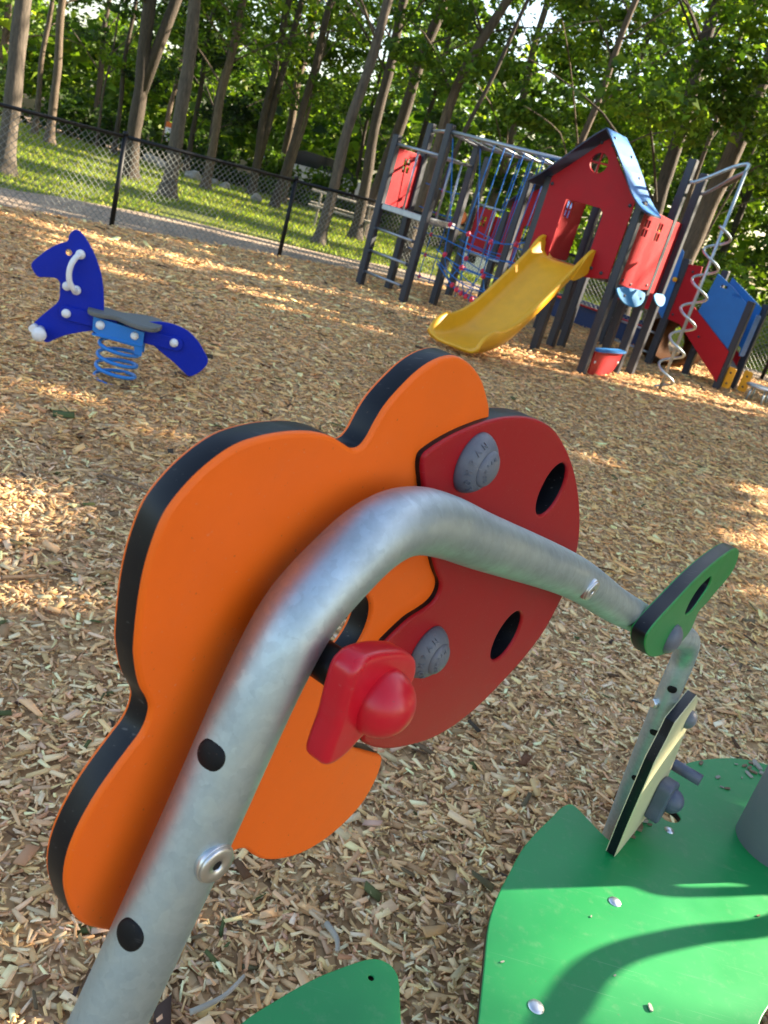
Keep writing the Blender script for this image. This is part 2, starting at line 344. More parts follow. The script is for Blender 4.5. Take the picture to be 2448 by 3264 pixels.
# grey bolt caps with raised lettering
def letters(txt, place, size, parent_name, parent, mat, depth=.0005):
    bmall = bmesh.new()
    for i, ch in enumerate(txt):
        cu = bpy.data.curves.new('t', 'FONT'); cu.body = ch; cu.size = size; cu.align_x = 'CENTER'; cu.extrude = depth; cu.bevel_depth = size*.02
        ob = bpy.data.objects.new('t', cu); COL.objects.link(ob)
        dg = bpy.context.evaluated_depsgraph_get(); dg.update()
        me = bpy.data.meshes.new_from_object(ob.evaluated_get(dg)); bpy.data.objects.remove(ob); bpy.data.curves.remove(cu)
        me.transform(place(i)); bmall.from_mesh(me); bpy.data.meshes.remove(me)
    me = bpy.data.meshes.new(parent_name); bmall.to_mesh(me); bmall.free()
    return link(parent_name, me, parent, mat)

def basis(o, x, y, z):
    m = Matrix.Identity(4)
    for j in range(3): m[j][0]=x[j]; m[j][1]=y[j]; m[j][2]=z[j]; m[j][3]=o[j]
    return m

def bolt_cap(s, z, off, R=.0257, text=True):
    k = R/.0257
    mb = MB(); c = P(s,z,off-.0005)
    mb.lathe([(.0262*k,0),(.0262*k,.0022*k),(.0254*k,.0048*k),(.0236*k,.0082*k),(.0205*k,.0118*k),(.0172*k,.0143*k),(.0160*k,.0150*k)], c, HN, 40)
    cap = mb.build('bolt_cap', M['cap'], table)
    mb = MB(); c2 = P(s,z,off+.0140*k)
    mb.lathe([(.0158*k,0),(.0156*k,.0012*k),(.0135*k,.0036*k),(.0095*k,.0058*k),(.005*k,.0070*k),(.0008*k,.0074*k)], c2, HN, 36)
    mb.build('cap_button', M['cap'], cap)
    if text:
        def pl(i):
            ph = radians(236-i*24); er = HD*cos(ph)+UP*sin(ph); et = HD*sin(ph)-UP*cos(ph)
            sl = np.array([.0078,.0100]); sl = sl/np.linalg.norm(sl)   # cone slope: (inward, outward along the axis)
            y = er*sl[0]-HN*sl[1]*-1*-1; y = y/np.linalg.norm(y); nn = np.cross(et, y)
            y = er*.615-HN*.788; nn = np.cross(et, y)
            o = P(s,z,off)+er*.0197*k+HN*.0121*k+nn*.0002
            return basis(o, et, y, nn)
        letters('KOMPAN', pl, .0068*k, 'lettering', cap, M['cap'], .0007)
        def pl2(i):
            ph = radians(225-i*25); er = HD*cos(ph)+UP*sin(ph); et = HD*sin(ph)-UP*cos(ph)
            y = er*.85-HN*.53; nn = np.cross(et, y); o = P(s,z,off)+er*.0092*k+HN*.0199*k+nn*.0002
            return basis(o, et, y, nn)
        letters('KOMPAN', pl2, .0042*k, 'lettering', cap, M['cap'], .0004)
    return cap
bolt_cap(.2664, 1.407, -.026); bolt_cap(.296, 1.217, -.026)
def dome(name, c, ax, r, h, mat, parent, n=28, base=.002):
    mb = MB(); pr = [(r,0),(r,base)]+[(r*cos(t),base+h*sin(t)) for t in np.linspace(.15,1.5,7)]
    mb.lathe(pr, c, ax, n); return mb.build(name, mat, parent)
dome('bolt_cap', P(.955,1.073,.0445), HN, .0245, .017, M['cap'], table)
dome('bolt_cap', P(1.545,.683,.0445), HN, .0225, .019, M['cap'], table)

# red grip: hexagonal plate on a black shaft with a ball in its face
def grip(ctr, off0, poly, th, ballc, ballr, mplate, mshaft, shaft0, sc=1.):
    mb = MB(); mb.tube([P(ctr[0],ctr[1],shaft0), P(ctr[0],ctr[1],off0+.004)], .0135*sc, 20)
    mb.tube([P(ctr[0],ctr[1],shaft0+.001), P(ctr[0],ctr[1],shaft0+.02)], .018*sc, 20)
    sh = mb.build('grip_shaft', mshaft, table)
    pl = panel('grip', catmull(poly,5), [], HO, HD, UP, HN, off0+th, th, .0055*sc, mplate, mplate, table, 4)
    mb = MB(); r = ballr
    pr = [(r*cos(t)*(1+.04*(t<-.2)), r*sin(t)) for t in np.linspace(-.5,1.53,14)]
    mb.lathe(pr, P(ballc[0],ballc[1],off0+th), HN, 36)
    b = mb.build('grip_ball', mplate, pl)
    return pl
grip((.082,1.297), .035, DATA['handle'], .020, (.083,1.2945), .0232, M['redgrip'], M['core'], -.033)
hx = np.array(DATA['handle'])-np.array([.082,1.297])
gp = np.array([1.612,.445])
grip(gp, .047, hx*np.array([1.25,1.32])+gp, .034, gp+np.array([.004,-.004]), .030, M['darkcap'], M['darkcap'], .044)
mb = MB(); mb.tube([P(1.675,.495,.045),P(1.675,.495,.115)], .0145, 18); mb.build('grip_stub', M['darkcap'], table)

# plugs and bolts in the tube
CAMP = np.array([0,0,1.6])
def tube_plug(s, z, kind):
    c = P(s,z); v = CAMP-c
    # tube direction near this point
    i = int(np.argmin([(a-s)**2+(b-z)**2 for a,b in sm])); i = min(max(i,1),len(sm)-2)
    T = P(*sm[i+1])-P(*sm[i-1]); T /= np.linalg.norm(T)
    return c, T
for s,z in ((.0185,1.2488),(-.0173,1.1253),(1.4568,.7819),(1.4806,.6618),(1.516,.5199)):
    c,T = tube_plug(s,z,'p'); ax = -HD*.995+HN*.08 if s<1 else -HD*.95+HN*.3; ax = ax-T*np.dot(ax,T); ax /= np.linalg.norm(ax)
    dome('tube_plug', c+ax*.0218, ax, .0102, .0028, M['plug'], table, 28, .0016)
for s,z,sk_ in ((.0007,1.1861,.15),(.5297,1.2554,.45)):
    c,T = tube_plug(s,z,'w'); ax = HN-HD*sk_; ax = ax-T*np.dot(ax,T); ax /= np.linalg.norm(ax)
    # keep the bolt head where the tube skin is
    c0 = c-UP*0
    near = min(sm, key=lambda q:(q[0]-s)**2+(q[1]-z)**2); cc = P(near[0],near[1])
    mb = MB(); mb.lathe([(.0125,.018),(.0135,.0240),(.0135,.0254),(.0132,.0258)], cc, ax, 32)
    w = mb.build('tube_bolt', M['steel'], table)
    mb = MB(); mb.lathe([(.0124,.0256),(.0124,.0272),(.0119,.0278),(.0040,.0278),(.0036,.0268),(.0034,.0262)], cc, ax, 32)
    mb.build('bolt_head', M['steel'], w)
    mb = MB(); mb.lathe([(.0035,.0262),(.0035,.0270)], cc, ax, 6, smooth=False); mb.build('bolt_socket', M['core'], w)
mb = MB(); cc = P(1.462,.725); ax = -HN*.6-HD*.8; mb.lathe([(.010,.018),(.010,.028),(.008,.030)], cc, ax, 20); mb.build('tube_bolt', M['steel'], table)

# green table top (outline in world metres)
kk = .92593
out = [(.425,1.15),(.430,1.22),(.440,1.33),(.452,1.45),(.475,1.54),(.503,1.615),(.535,1.70),(.571,1.77),(.622,1.855),(.655,1.91),(.672,1.927),(.684,1.931),(.697,1.922),(.725,1.885),(.752,1.850),(.768,1.833),(.782,1.828),(.797,1.838),(.83,1.90),(.875,1.99),(.93,2.10),(1.0,2.215),(1.078,2.294),(1.13,2.335),(1.192,2.373),(1.25,2.402),(1.308,2.42),(1.372,2.424),(1.47,2.40),(1.57,2.32),(1.65,2.20),(1.68,2.05),(1.64,1.90),(1.52,1.80),(1.38,1.72),(1.24,1.63),(1.13,1.53),(1.054,1.440),(1.024,1.397),(.98,1.30),(.90,1.18),(.78,1.09),(.64,1.05),(.52,1.06),(.45,1.10)]
out = np.array(out)*kk
slot = np.array([(.93,2.03),(.955,2.048),(.985,2.035),(.995,2.01),(.975,1.985),(.945,1.985)])*kk
shole = circle(1.345*kk, 2.195*kk, .027, 24)
EX = np.array([1.,0,0]); EY = np.array([0,1.,0])
panel('table_top', catmull(out,4), [catmull(slot,4), shole], np.array([0,0,0.]), EX, EY, UP, PLZ, .019, .0025, M['green'], M['core'], table)
for x,y,r in ((.751,1.62,.0135),(.543,1.276,.0150),(.948,1.942,.0120)):
    mb = MB(); mb.lathe([(r*1.02,0),(r,.0008),(r*.86,.0028),(r*.6,.0048),(r*.3,.0058),(r*.05,.0062)], (x*kk,y*kk,PLZ), UP, 28); mb.build('rivet', M['steel'], table)
# second, smaller green board at the foot of the near leg
z2 = .35
o2 = np.array([(.013,1.068),(.06,1.13),(.12,1.197),(.175,1.245),(.215,1.274),(.236,1.279),(.257,1.273),(.270,1.258),(.276,1.238),(.281,1.20),(.287,1.150),(.29,1.06),(.27,.95),(.2,.86),(.1,.84),(.0,.9),(-.02,.98)])*kk
panel('low_board', catmull(o2,4), [circle(.222*kk,1.233*kk,.0052,16)], np.array([0,0,0.]), EX, EY, UP, z2, .019, .0025, M['green'], M['core'], table)
mb = MB(); mb.tube([(.13,.97,0.0),(.13,.97,z2-.0195)], .03, 16); mb.build('board_leg', M['pillar'], table)
# grey pillar standing on the table
mb = MB(); pc = np.array([1.262*kk,2.005*kk,0]); pr = .103
mb.lathe([(pr,PLZ-.30),(pr,PLZ+.40),(pr*.97,PLZ+.412),(pr*.6,PLZ+.416)], pc, UP, 48); mb.build('pillar', M['pillar'], table)
for x,y in ((.62,1.3),(.95,1.62),(1.3,1.9)):
    mb = MB(); mb.tube([(x*kk,y*kk,0),(x*kk,y*kk,PLZ-.0195)], .03, 16); mb.build('leg', M['pillar'], table)
o = mb and None

# unseen tube and board added at the right, shaped to cast the table's shadows
SH = np.array([cos(SUN_AZ), sin(SUN_AZ), 0]); ST = tan(SUN_EL); SP = np.array([-sin(SUN_AZ), cos(SUN_AZ), 0])
B0 = np.array([.9*kk,1.6*kk,0])+SH*1.20
def lift(p):
    """point of the board that shades the table point p"""
    q = np.array([p[0]*kk,p[1]*kk,0]); t = np.dot(B0-q, SH)
    return np.dot(q-B0, SP), PLZ+t*ST
up_line = [[.711,1.691],[.742,1.675],[.817,1.691],[.865,1.688],[.915,1.697],[1.051,1.749],[1.171,1.8],[1.33,1.86]]
shade = [lift(p) for p in up_line]+[lift(p) for p in ((1.45,2.0),(1.25,2.15),(1.0,2.12),(.80,1.95),(.715,1.80))]
lens = [lift(p) for p in ([.923,1.738],[.961,1.765],[1.02,1.792],[1.078,1.807],[1.14,1.821],[1.044,1.78],[.956,1.745])]
panel('leaf_panel', catmull(shade,4), [catmull(lens,4)], B0, SP, UP, SH, 0, .019, .0028, M['leafgreen'], M['core'], table)
mid = [[1.34,1.83],[1.22,1.735],[1.134,1.683],[1.0,1.62],[.885,1.555],[.793,1.495],[.722,1.43],[.66,1.33],[.63,1.25]]
pts = [B0+SP*a+UP*b-SH*.045 for a,b in [lift(p) for p in mid]]
a0 = pts[0].copy(); a1 = pts[-1].copy()
g0 = a0-UP*(a0[2]+.03)+SP*.10; g1 = a1.copy(); g1[2]=0; g1 = g1-SP*.18
mb = MB(); mb.tube(catmull([g0]+pts+[g1],8,False), .0243, 20); mb.build('tube_frame', M['galv'], table)

# bits of wood lying on the green boards
cs = [[1.126,2.314],[1.069,2.283],[1.252,2.367],[1.165,2.263],[1.165,2.217],[1.182,2.218],[1.28,2.329],[1.28,2.373],[1.322,2.405],[1.328,2.39],[1.335,2.355],[.859,1.924],[.831,1.870],[.835,1.895],[.894,1.939],[.885,1.965],[.478,1.356],[.718,1.406],[.782,1.351],[.686,1.551],[1.118,1.713],[1.295,2.37],[1.30,2.35],[1.31,2.40],[1.25,2.30],[.875,1.945]]
sz = [.022,.012,.012,.018,.012,.018,.028,.02,.03,.03,.03,.045,.022,.035,.013,.03,.009,.007,.016,.006,.011,.02,.025,.018,.01,.03]
for (x,y),L in zip(cs,sz):
    a = random.uniform(0,pi); X = np.array([cos(a),sin(a),.06]); Y = np.array([-sin(a),cos(a),random.uniform(-.15,.15)]); 
    w = L*random.uniform(.3,.5); h = L*random.uniform(.12,.2)
    poly = [(-L/2,-w*.3),(-L*.3,-w/2),(L*.35,-w*.45),(L/2,-.05*w),(L*.4,w*.4),(-L*.1,w/2),(-L*.45,w*.35)]
    mb = MB(); mb.prism(poly, (x*kk,y*kk,PLZ+.0015), X, Y, np.cross(X,Y), 0, h)
    o = mb.build('wood_chip', M['wood'] if random.random()<.5 else M['chipplain'])
    tag(o, 'loose bit of brown wood lying on the green table board', 'wood chip', 'wood bits on the green table')

# ------------------------------------------------------------------ play tower
TH = radians(33.7); TU = np.array([cos(TH),-sin(TH),0]); TV = np.array([sin(TH),cos(TH),0])
def W(u,v,z=0.): return TU*u+TV*v+UP*z
tower = thing('play_tower', tuple(W(-5.6,11.0)), 'large climbing tower with red house front, yellow slide, nets and navy posts', 'play tower')
def bolt(c, ax, parent, r=.022, mat=None):
    dome('bolt', c, ax, r, .012, mat or M['post'], parent, 10, .003)
def post(u,v,h,w=.052,z0=0):
    mb = MB(); mb.cbox(W(u,v,(h+z0)/2), (TU,TV,UP), (w,w,(h-z0)/2), .012)
    return mb.build('post', M['post'], tower)
for q in ((-8.28,10.11,2.07),(-8.27,10.78,2.36),(-7.45,10.11,2.36),(-7.47,10.87,2.28),(-8.29,12.43,2.20),(-6.46,10.76,2.07),
          (-5.735,10.02,2.06),(-4.50,10.02,2.05),(-4.52,11.06,2.70),(-4.50,11.50,2.61),(-5.58,11.15,2.0),(-5.62,11.55,2.0),(-5.42,10.42,1.1),
          (-3.86,13.27,1.30),(-3.86,14.03,1.30),(-4.47,13.57,1.6),(-5.84,13.31,1.6),(-4.95,13.22,1.6),(-7.68,12.45,1.52),(-6.55,12.45,1.55),(-4.98,11.6,2.0),(-7.7,13.4,1.5),(-6.6,13.4,1.5)):
    post(*q)
def rail(a, b, r=.021, name='rail', m='rail', parent=None):
    mb = MB(); mb.tube([W(*a),W(*b)], r, 10); return mb.build(name, M[m], parent or tower)
def beam(a, b, hw, hh, name, m):
    A,B = W(*a),W(*b); Z=(B-A)/np.linalg.norm(B-A); X=np.cross(Z,UP); X/=np.linalg.norm(X); Y=np.cross(X,Z)
    mb = MB(); mb.cbox((A+B)/2,(X,Y,Z),(hw,hh,np.linalg.norm(B-A)/2),min(hw,hh)*.3); return mb.build(name, M[m], tower)
# ladder tower at the far end
for z in (.20,.50,.815):
    r_ = rail((-8.23,10.10,z+.01),(-7.50,10.10,z), .019, 'rung')
    for uu in (-8.215,-7.515): bolt(W(uu,10.06,z), -TV, r_, .026)
beam((-8.22,10.11,1.13),(-7.50,10.11,1.13),.03,.042,'deck_edge','rail'); beam((-7.45,10.17,1.13),(-7.46,10.81,1.13),.03,.042,'deck_edge','rail'); 
beam((-7.86,10.14,1.12),(-7.86,10.84,1.12),.36,.018,'deck','deck')
rail((-8.23,10.10,1.955),(-7.50,10.10,1.955)); rail((-7.46,10.15,1.955),(-7.46,10.83,1.955)); rail((-8.22,10.79,1.955),(-7.50,10.86,1.955)); rail((-7.46,10.15,2.27),(-7.46,10.83,2.22)); rail((-8.24,10.80,2.27),(-7.50,10.14,2.27))
for u_,v_ in ((-7.855,10.10),(-7.46,10.36),(-7.46,10.60)): rail((u_,v_,1.16),(u_,v_,1.955), .015, 'baluster')
# boards with window holes
def board(name, poly, holes, O, X, Y, Z, m, t=.02, core=None, parent=None, bev=.003):
    return panel(name, poly, holes, O, X, Y, Z, t/2, t, bev, M[m], M[core or m], parent or tower, 1)
def panes(cx, cy, w, h, g=.022, arch=False):
    pw, ph = (w-g)/2, (h-g)/2; o = []
    for i in (0,1):
        for j in (0,1):
            x0 = cx-w/2+i*(pw+g); y0 = cy-h/2+j*(ph+g)
            o.append([(x0,y0),(x0+pw,y0),(x0+pw,y0+ph),(x0,y0+ph)])
    return o
def rrect(x0,y0,x1,y1,r,n=5):
    o = []
    for cx,cy,a in ((x1-r,y1-r,0),(x0+r,y1-r,pi/2),(x0+r,y0+r,pi),(x1-r,y0+r,1.5*pi)):
        for k in range(n+1): t=a+pi/2*k/n; o.append((cx+r*cos(t),cy+r*sin(t)))
    return o
# left side board (faces right)
board('side_board', rrect(10.17,1.16,10.73,1.92,.05), panes(10.44,1.72,.15,.19), W(-8.27,0), TV, UP, TU, 'towered')
# house front
Vf = 9.955
front = [(-5.69,1.14),(-5.45,1.085),(-5.12,1.06),(-4.8,1.085),(-4.555,1.14),(-4.555,2.02),(-4.72,2.18),(-4.92,2.385),(-5.08,2.565),(-5.125,2.60),(-5.17,2.565),(-5.36,2.375),(-5.55,2.19),(-5.69,2.06)]
door = [(-5.41,1.17),(-4.89,1.17),(-4.89,1.80),(-4.94,1.86),(-5.41,1.86)]
quads = []
for k in range(4):
    a0 = k*pi/2; c=(-5.15,2.325); r=.112; g=.011
    q = [(c[0]+g*(1 if cos(a0+pi/4)>0 else -1), c[1]+g*(1 if sin(a0+pi/4)>0 else -1))]
    for t in np.linspace(a0+.1,a0+pi/2-.1,8): q.append((c[0]+r*cos(t),c[1]+r*sin(t)))
    quads.append(q)
fp = panel('house_front', front, [door]+quads, W(0,Vf), TU, UP, -TV, 0, .022, .003, M['towered'], M['towered'], tower, 1)
for u_,z_ in ((-5.655,1.98),(-4.60,1.97),(-4.80,1.2),(-4.66,1.18),(-5.6,1.25),(-5.20,2.54),(-5.05,2.54)): bolt(W(u_,Vf-.001,z_), -TV, fp, .022)
# flared roof sheets
def roof_sheet(prof, v0, v1, m, name):
    mb = MB(); K = len(prof); th=.022; pr = np.array(prof); nv = 9
    for lay in (0,1):
        vs=[]
        for i,(u_,z_) in enumerate(prof):
            f = i/(K-1); a,b = v0,v1
            # rounded lower end
            if f > .72:
                k = (f-.72)/.28; sh = (1-sqrt(max(0,1-k*k)))*(v1-v0)*.42; a,b = v0+sh*.5, v1-sh*1.4
            for j in range(nv): vs.append(W(u_, a+(b-a)*j/(nv-1), z_-lay*th))
        mb.add(vs, [(i*nv+j,i*nv+j+1,(i+1)*nv+j+1,(i+1)*nv+j) for i in range(K-1) for j in range(nv-1)], lay, False)
    n1 = K*nv
    edge = [i*nv for i in range(K)]+[(K-1)*nv+j for j in range(1,nv)]+[i*nv+nv-1 for i in range(K-2,-1,-1)]
    for a,b in zip(edge,edge[1:]): mb.f.append([a,b,b+n1,a+n1]); mb.m.append(1); mb.sm.append(False)
    return mb.build(name, [M[m], M['navy']], tower)
rs = roof_sheet([(-5.12,2.69),(-5.02,2.60),(-4.88,2.46),(-4.76,2.33),(-4.66,2.21),(-4.58,2.12),(-4.50,2.05),(-4.43,2.00),(-4.37,1.965),(-4.33,1.95),(-4.31,1.945)], 9.80, 10.36, 'roofblue', 'roof_sheet')
for u_,v_,z_ in ((-4.9,10.2,2.485),(-4.72,10.2,2.285),(-4.5,10.12,2.055),(-5.03,9.9,2.61)): bolt(W(u_,v_,z_), TU*.7+UP*.7, rs, .02)
roof_sheet([(-5.13,2.69),(-5.24,2.60),(-5.38,2.46),(-5.52,2.31),(-5.64,2.19),(-5.75,2.08),(-5.85,2.00),(-5.92,1.955),(-5.97,1.945)], 9.80, 10.36, 'roofblue', 'roof_sheet')
# right hand side board with two windows, and its neighbour
sb = board('side_board', [(10.09,1.12),(10.55,1.09),(11.0,1.12),(10.98,1.97),(10.5,1.99),(10.09,1.94)], panes(10.285,1.79,.15,.19)+panes(10.67,1.79,.15,.21), W(-4.475,0), TV, UP, TU, 'towered')
for v_,z_ in ((10.16,1.17),(10.42,1.14),(10.9,1.17)): bolt(W(-4.464,v_,z_), TU, sb, .02)
board('side_board', [(11.12,1.08),(11.44,1.08),(11.44,1.98),(11.12,1.98)], [], W(-4.53,0), TV, UP, TU, 'towered')
for v_ in (11.155,11.42):
    beam((-4.46,v_,1.06),(-4.46,v_,2.0),.02,.06,'board_rib','towered')
board('side_board', rrect(10.12,1.15,10.95,1.95,.05), panes(10.55,1.76,.15,.2), W(-5.66,0), TV, UP, TU, 'towered')
beam((-5.12,10.05,1.11),(-5.12,11.1,1.11),.5,.02,'deck','deck')
rail((-5.3,11.2,1.15),(-5.3,11.2,2.0),.015,'baluster')
# hanging awning discs, bench below the right side
def halfdisc(name, v0, v1, z0, drop, out_):
    c = (v0+v1)/2; r=(v1-v0)/2
    poly = [(c+r*cos(t), drop*sin(t)) for t in np.linspace(pi,2*pi,16)]+[(c+r*.6,.03),(c-r*.6,.03)]
    Y = UP*.90-TU*.43; Z = TU*.90+UP*.43
    o = board(name, poly, [], W(-4.40,0,z0), TV, Y, Z, 'awning', .018)
    return o
aw = halfdisc('awning', 9.93,10.78,1.075,.19,.1); bolt(W(-4.36,10.12,1.01), TU, aw, .02); bolt(W(-4.36,10.62,1.01), TU, aw, .02)
halfdisc('awning', 11.08,11.46,1.075,.13,.1)
bs = MB(); bs.prism([(10.09,-4.52),(10.09,-4.41),(10.2,-4.38),(10.8,-4.38),(10.93,-4.41),(10.93,-4.52)], W(0,0,.305), TV, TU, UP, 0, .022); bs.build('bench_seat', M['roofblue'], tower)
bb = board('bench_front', [(10.08,.30),(10.92,.30),(10.90,.22),(10.82,.08),(10.7,.0),(10.1,.0)], [], W(-4.45,0), TV, UP, TU, 'towered')
for v_ in (10.16,10.84): bolt(W(-4.44,v_,.17), TU, bb, .018, M['white'])
# overhead ladder to the house
m1 = rail((-7.40,10.10,2.27),(-5.70,10.10,2.27),.026,'overhead_rail'); rail((-7.42,10.88,2.22),(-5.70,10.70,2.24),.026,'overhead_rail')
for k in range(6): rail((-7.2+.28*k,10.11,2.25),(-7.2+.28*k,10.85-.02*k,2.215),.016,'overhead_rung')
# yellow slide
prof = [(10.06,1.17),(9.90,1.15),(9.78,1.07),(9.55,.87),(9.25,.62),(8.98,.40),(8.80,.275),(8.62,.19),(8.42,.135),(8.22,.105),(8.10,.098)]
prof = catmull(prof, 4, False)
mb = MB(); rows=[]; u0,u1 = -5.47,-4.90
def wall_h(v_): return .20 if v_<9.9 else .20
NP = None
inner=[]; outer=[]
for v_,z_ in prof:
    f = (10.06-v_)/(10.06-8.10)
    h = .205
    if f<.10: h = .13+.075*(f/.10)
    if f>.86: h = .205*sqrt(max(.02,1-((f-.86)/.14)**2))+.02
    fl = .05
    sec = [(u0-fl-.02,z_+h-.015),(u0-fl-.012,z_+h+.008),(u0-fl+.012,z_+h+.012),(u0-fl+.028,z_+h-.004),(u0-.004,z_+h*.45),(u0+.03,z_+.035),(u0+.08,z_+.006),
           (u0+.2,z_),(u1-.2,z_),(u1-.08,z_+.006),(u1-.03,z_+.035),(u1+.004,z_+h*.45),(u1+fl-.028,z_+h-.004),(u1+fl-.012,z_+h+.012),(u1+fl+.012,z_+h+.008),(u1+fl+.02,z_+h-.015),
           (u1+fl+.004,z_+h*.4),(u1-.0,z_-.02),(u1-.1,z_-.035),(u0+.1,z_-.035),(u0,z_-.02),(u0-fl-.004,z_+h*.4)]
    rows.append([W(a,v_,b) for a,b in sec])
n = len(rows[0]); vs=[q for r in rows for q in r]
mb.add(vs, [(i*n+k,i*n+(k+1)%n,(i+1)*n+(k+1)%n,(i+1)*n+k) for i in range(len(rows)-1) for k in range(n)]+[tuple(range(n)),tuple(range((len(rows)-1)*n,len(rows)*n))], 0, True)
sl = mb.build('slide', M['yellow'], tower)
# upright cheeks of the slide mouth beside the door
for uu in (-5.53,-4.84):
    mb = MB(); mb.prism(catmull([(9.62,1.02),(9.70,1.16),(9.80,1.31),(9.90,1.385),(9.955,1.40),(9.965,1.30),(9.965,1.15),(9.85,1.08)],3), W(uu,0), TV, UP, TU, -.022, .022); mb.build('slide_cheek', M['yellow'], sl)
# corkscrew climber
cx,cv = -3.87,11.06
rail((cx,cv,-.05),(cx,cv,2.77),.020,'pole','galv')
zz = np.linspace(.02,2.05,150); 
mb = MB(); mb.tube([W(cx+.125*sin(2*pi*(z-.075)/.358+pi/2-pi/2), cv+.125*cos(2*pi*(z-.075)/.358), z) for z in zz], .0165, 10); mb.build('corkscrew', M['galv'], tower)
mb = MB(); mb.tube(catmull([W(-4.5,11.06,2.45),W(-4.43,11.06,2.45),W(-3.98,11.06,2.74),W(-3.87,11.06,2.77),W(-3.87,11.06,2.70)],6,False), .022, 12); mb.build('top_bracket', M['galv'], tower)
mb = MB(); mb.tube(catmull([W(-4.5,11.5,2.38),W(-4.43,11.48,2.38),W(-4.0,11.14,2.62),W(-3.88,11.07,2.69)],6,False), .020, 12); mb.build('top_bracket', M['rail'], tower)
# short ramp at the right, with its boards
board('ramp_board', [(-4.96,1.53),(-4.70,1.56),(-4.60,1.0),(-3.87,.56),(-3.87,.10),(-4.70,.70),(-4.96,.72)], [], W(0,13.20), TU, UP, -TV, 'towered')
rp = board('ramp_board', [(-4.62,.98),(-3.90,.50),(-3.90,.06),(-4.62,.66)], [], W(0,13.95), TU, UP, -TV, 'towered')
for u_,z_ in ((-4.36,.62),(-4.36,.42),(-4.85,.8),(-4.8,1.45)): bolt(W(u_,13.188,z_), -TV, rp, .018)
mb = MB(); a,b = W(-4.65,13.57,.90),W(-3.87,13.57,.30); Z=(b-a)/np.linalg.norm(b-a); X=TV; Y=np.cross(Z,X); mb.box((a+b)/2,(X,Y,Z),(.36,.015,np.linalg.norm(b-a)/2)); mb.build('ramp_deck', M['deck'], tower)
bl = board('handrail_board', [(-4.455,1.53),(-4.52,.95),(-3.885,.57),(-3.885,1.24),(-4.2,1.42)], [rrect(-4.35,1.36,-4.23,1.40,.015),rrect(-4.14,1.29,-4.02,1.33,.015)], W(0,13.235), TU, UP, -TV, 'rampblue')
board('handrail_board', [(-4.47,1.53),(-4.52,.95),(-3.885,.57),(-3.885,1.24)], [], W(0,13.95), TU, UP, -TV, 'rampblue')
board('tower_board', [(-5.13,1.74),(-5.02,1.68),(-4.98,1.3),(-4.97,.70),(-5.13,.82),(-5.2,.9),(-5.16,1.4)], [], W(0,13.16), TU, UP, -TV, 'rampblue')
kn = MB(); kn.lathe([(.035,0),(.035,.03),(.02,.05)], W(-4.99,13.14,1.28), -TV, 14); kn.build('yellow_knob', M['yellow'], tower)
board('ramp_end_board', rrect(-.06+13.55,.52,13.75,1.14,.05), [], W(-3.80,0), TV, UP, TU, 'rampblue')
for v_,uu in ((13.33,-3.76),(13.62,-3.60)):
    yb = board('ramp_foot_board', rrect(-.065,.05,.065,.36,.03), [], W(uu,v_), TU, UP, -TV, 'yellow')
    for z_ in (.12,.28): bolt(W(uu,v_-.011,z_), -TV, yb, .016)
# crawl tunnel under the rear deck
mb = MB(); R_=.36
for r0 in (R_,R_-.03):
    mb.add([W(-4.93+r0*cos(t),vv,.37+r0*sin(t)) for vv in (13.42,14.55) for t in np.linspace(0,2*pi,25)[:-1]], [(k,(k+1)%24,24+(k+1)%24,24+k) for k in range(24)], 0, True)
mb.add([W(-4.93+r0*cos(t),13.42,.37+r0*sin(t)) for r0 in (R_,R_-.03) for t in np.linspace(0,2*pi,25)[:-1]], [(k,(k+1)%24,24+(k+1)%24,24+k) for k in range(24)], 0, False)
mb.build('tunnel', M['shadedyellow'], tower)
for z_ in (.16,.46): rail((-5.80,13.30,z_),(-5.0,13.24,z_),.018,'rung')
beam((-5.4,13.3,.78),(-5.4,14.5,.78),.45,.02,'deck','deck')
board('tower_board', [(-5.78,.75),(-5.0,.75),(-5.0,.98),(-5.78,.98)], [], W(0,13.24), TU, UP, -TV, 'towered')
# lower rear house
board('side_board', rrect(-8.22,.79,-7.88,1.47,.05), panes(-8.06,1.27,.1,.15), W(0,12.44), TU, UP, -TV, 'towered')
board('side_board', [(-7.86,.79),(-7.74,.79),(-7.74,1.40),(-7.86,1.40)], [], W(0,12.44), TU, UP, -TV, 'towered')
board('house_front', [(-7.62,.79),(-6.62,.79),(-6.62,1.62),(-7.12,2.05),(-7.62,1.68)], [rrect(-7.3,.85,-6.95,1.4,.03)], W(0,12.43), TU, UP, -TV, 'towered')
roof_sheet([(-7.12,2.16),(-7.25,2.04),(-7.45,1.86),(-7.62,1.69),(-7.72,1.61),(-7.77,1.58)], 12.3,12.8,'navy','roof_sheet'); roof_sheet([(-7.11,2.16),(-7.0,2.05),(-6.8,1.86),(-6.62,1.69),(-6.5,1.60)], 12.3,12.8,'roofblue','roof_sheet')
rail((-8.25,12.42,1.50),(-7.72,12.42,1.50)); rail((-8.25,12.42,.76),(-7.0,12.42,.76),.025); rail((-7.86,12.40,.78),(-7.86,12.40,1.50),.015,'baluster')
beam((-7.4,12.45,.74),(-7.4,13.4,.74),.45,.02,'deck','deck')
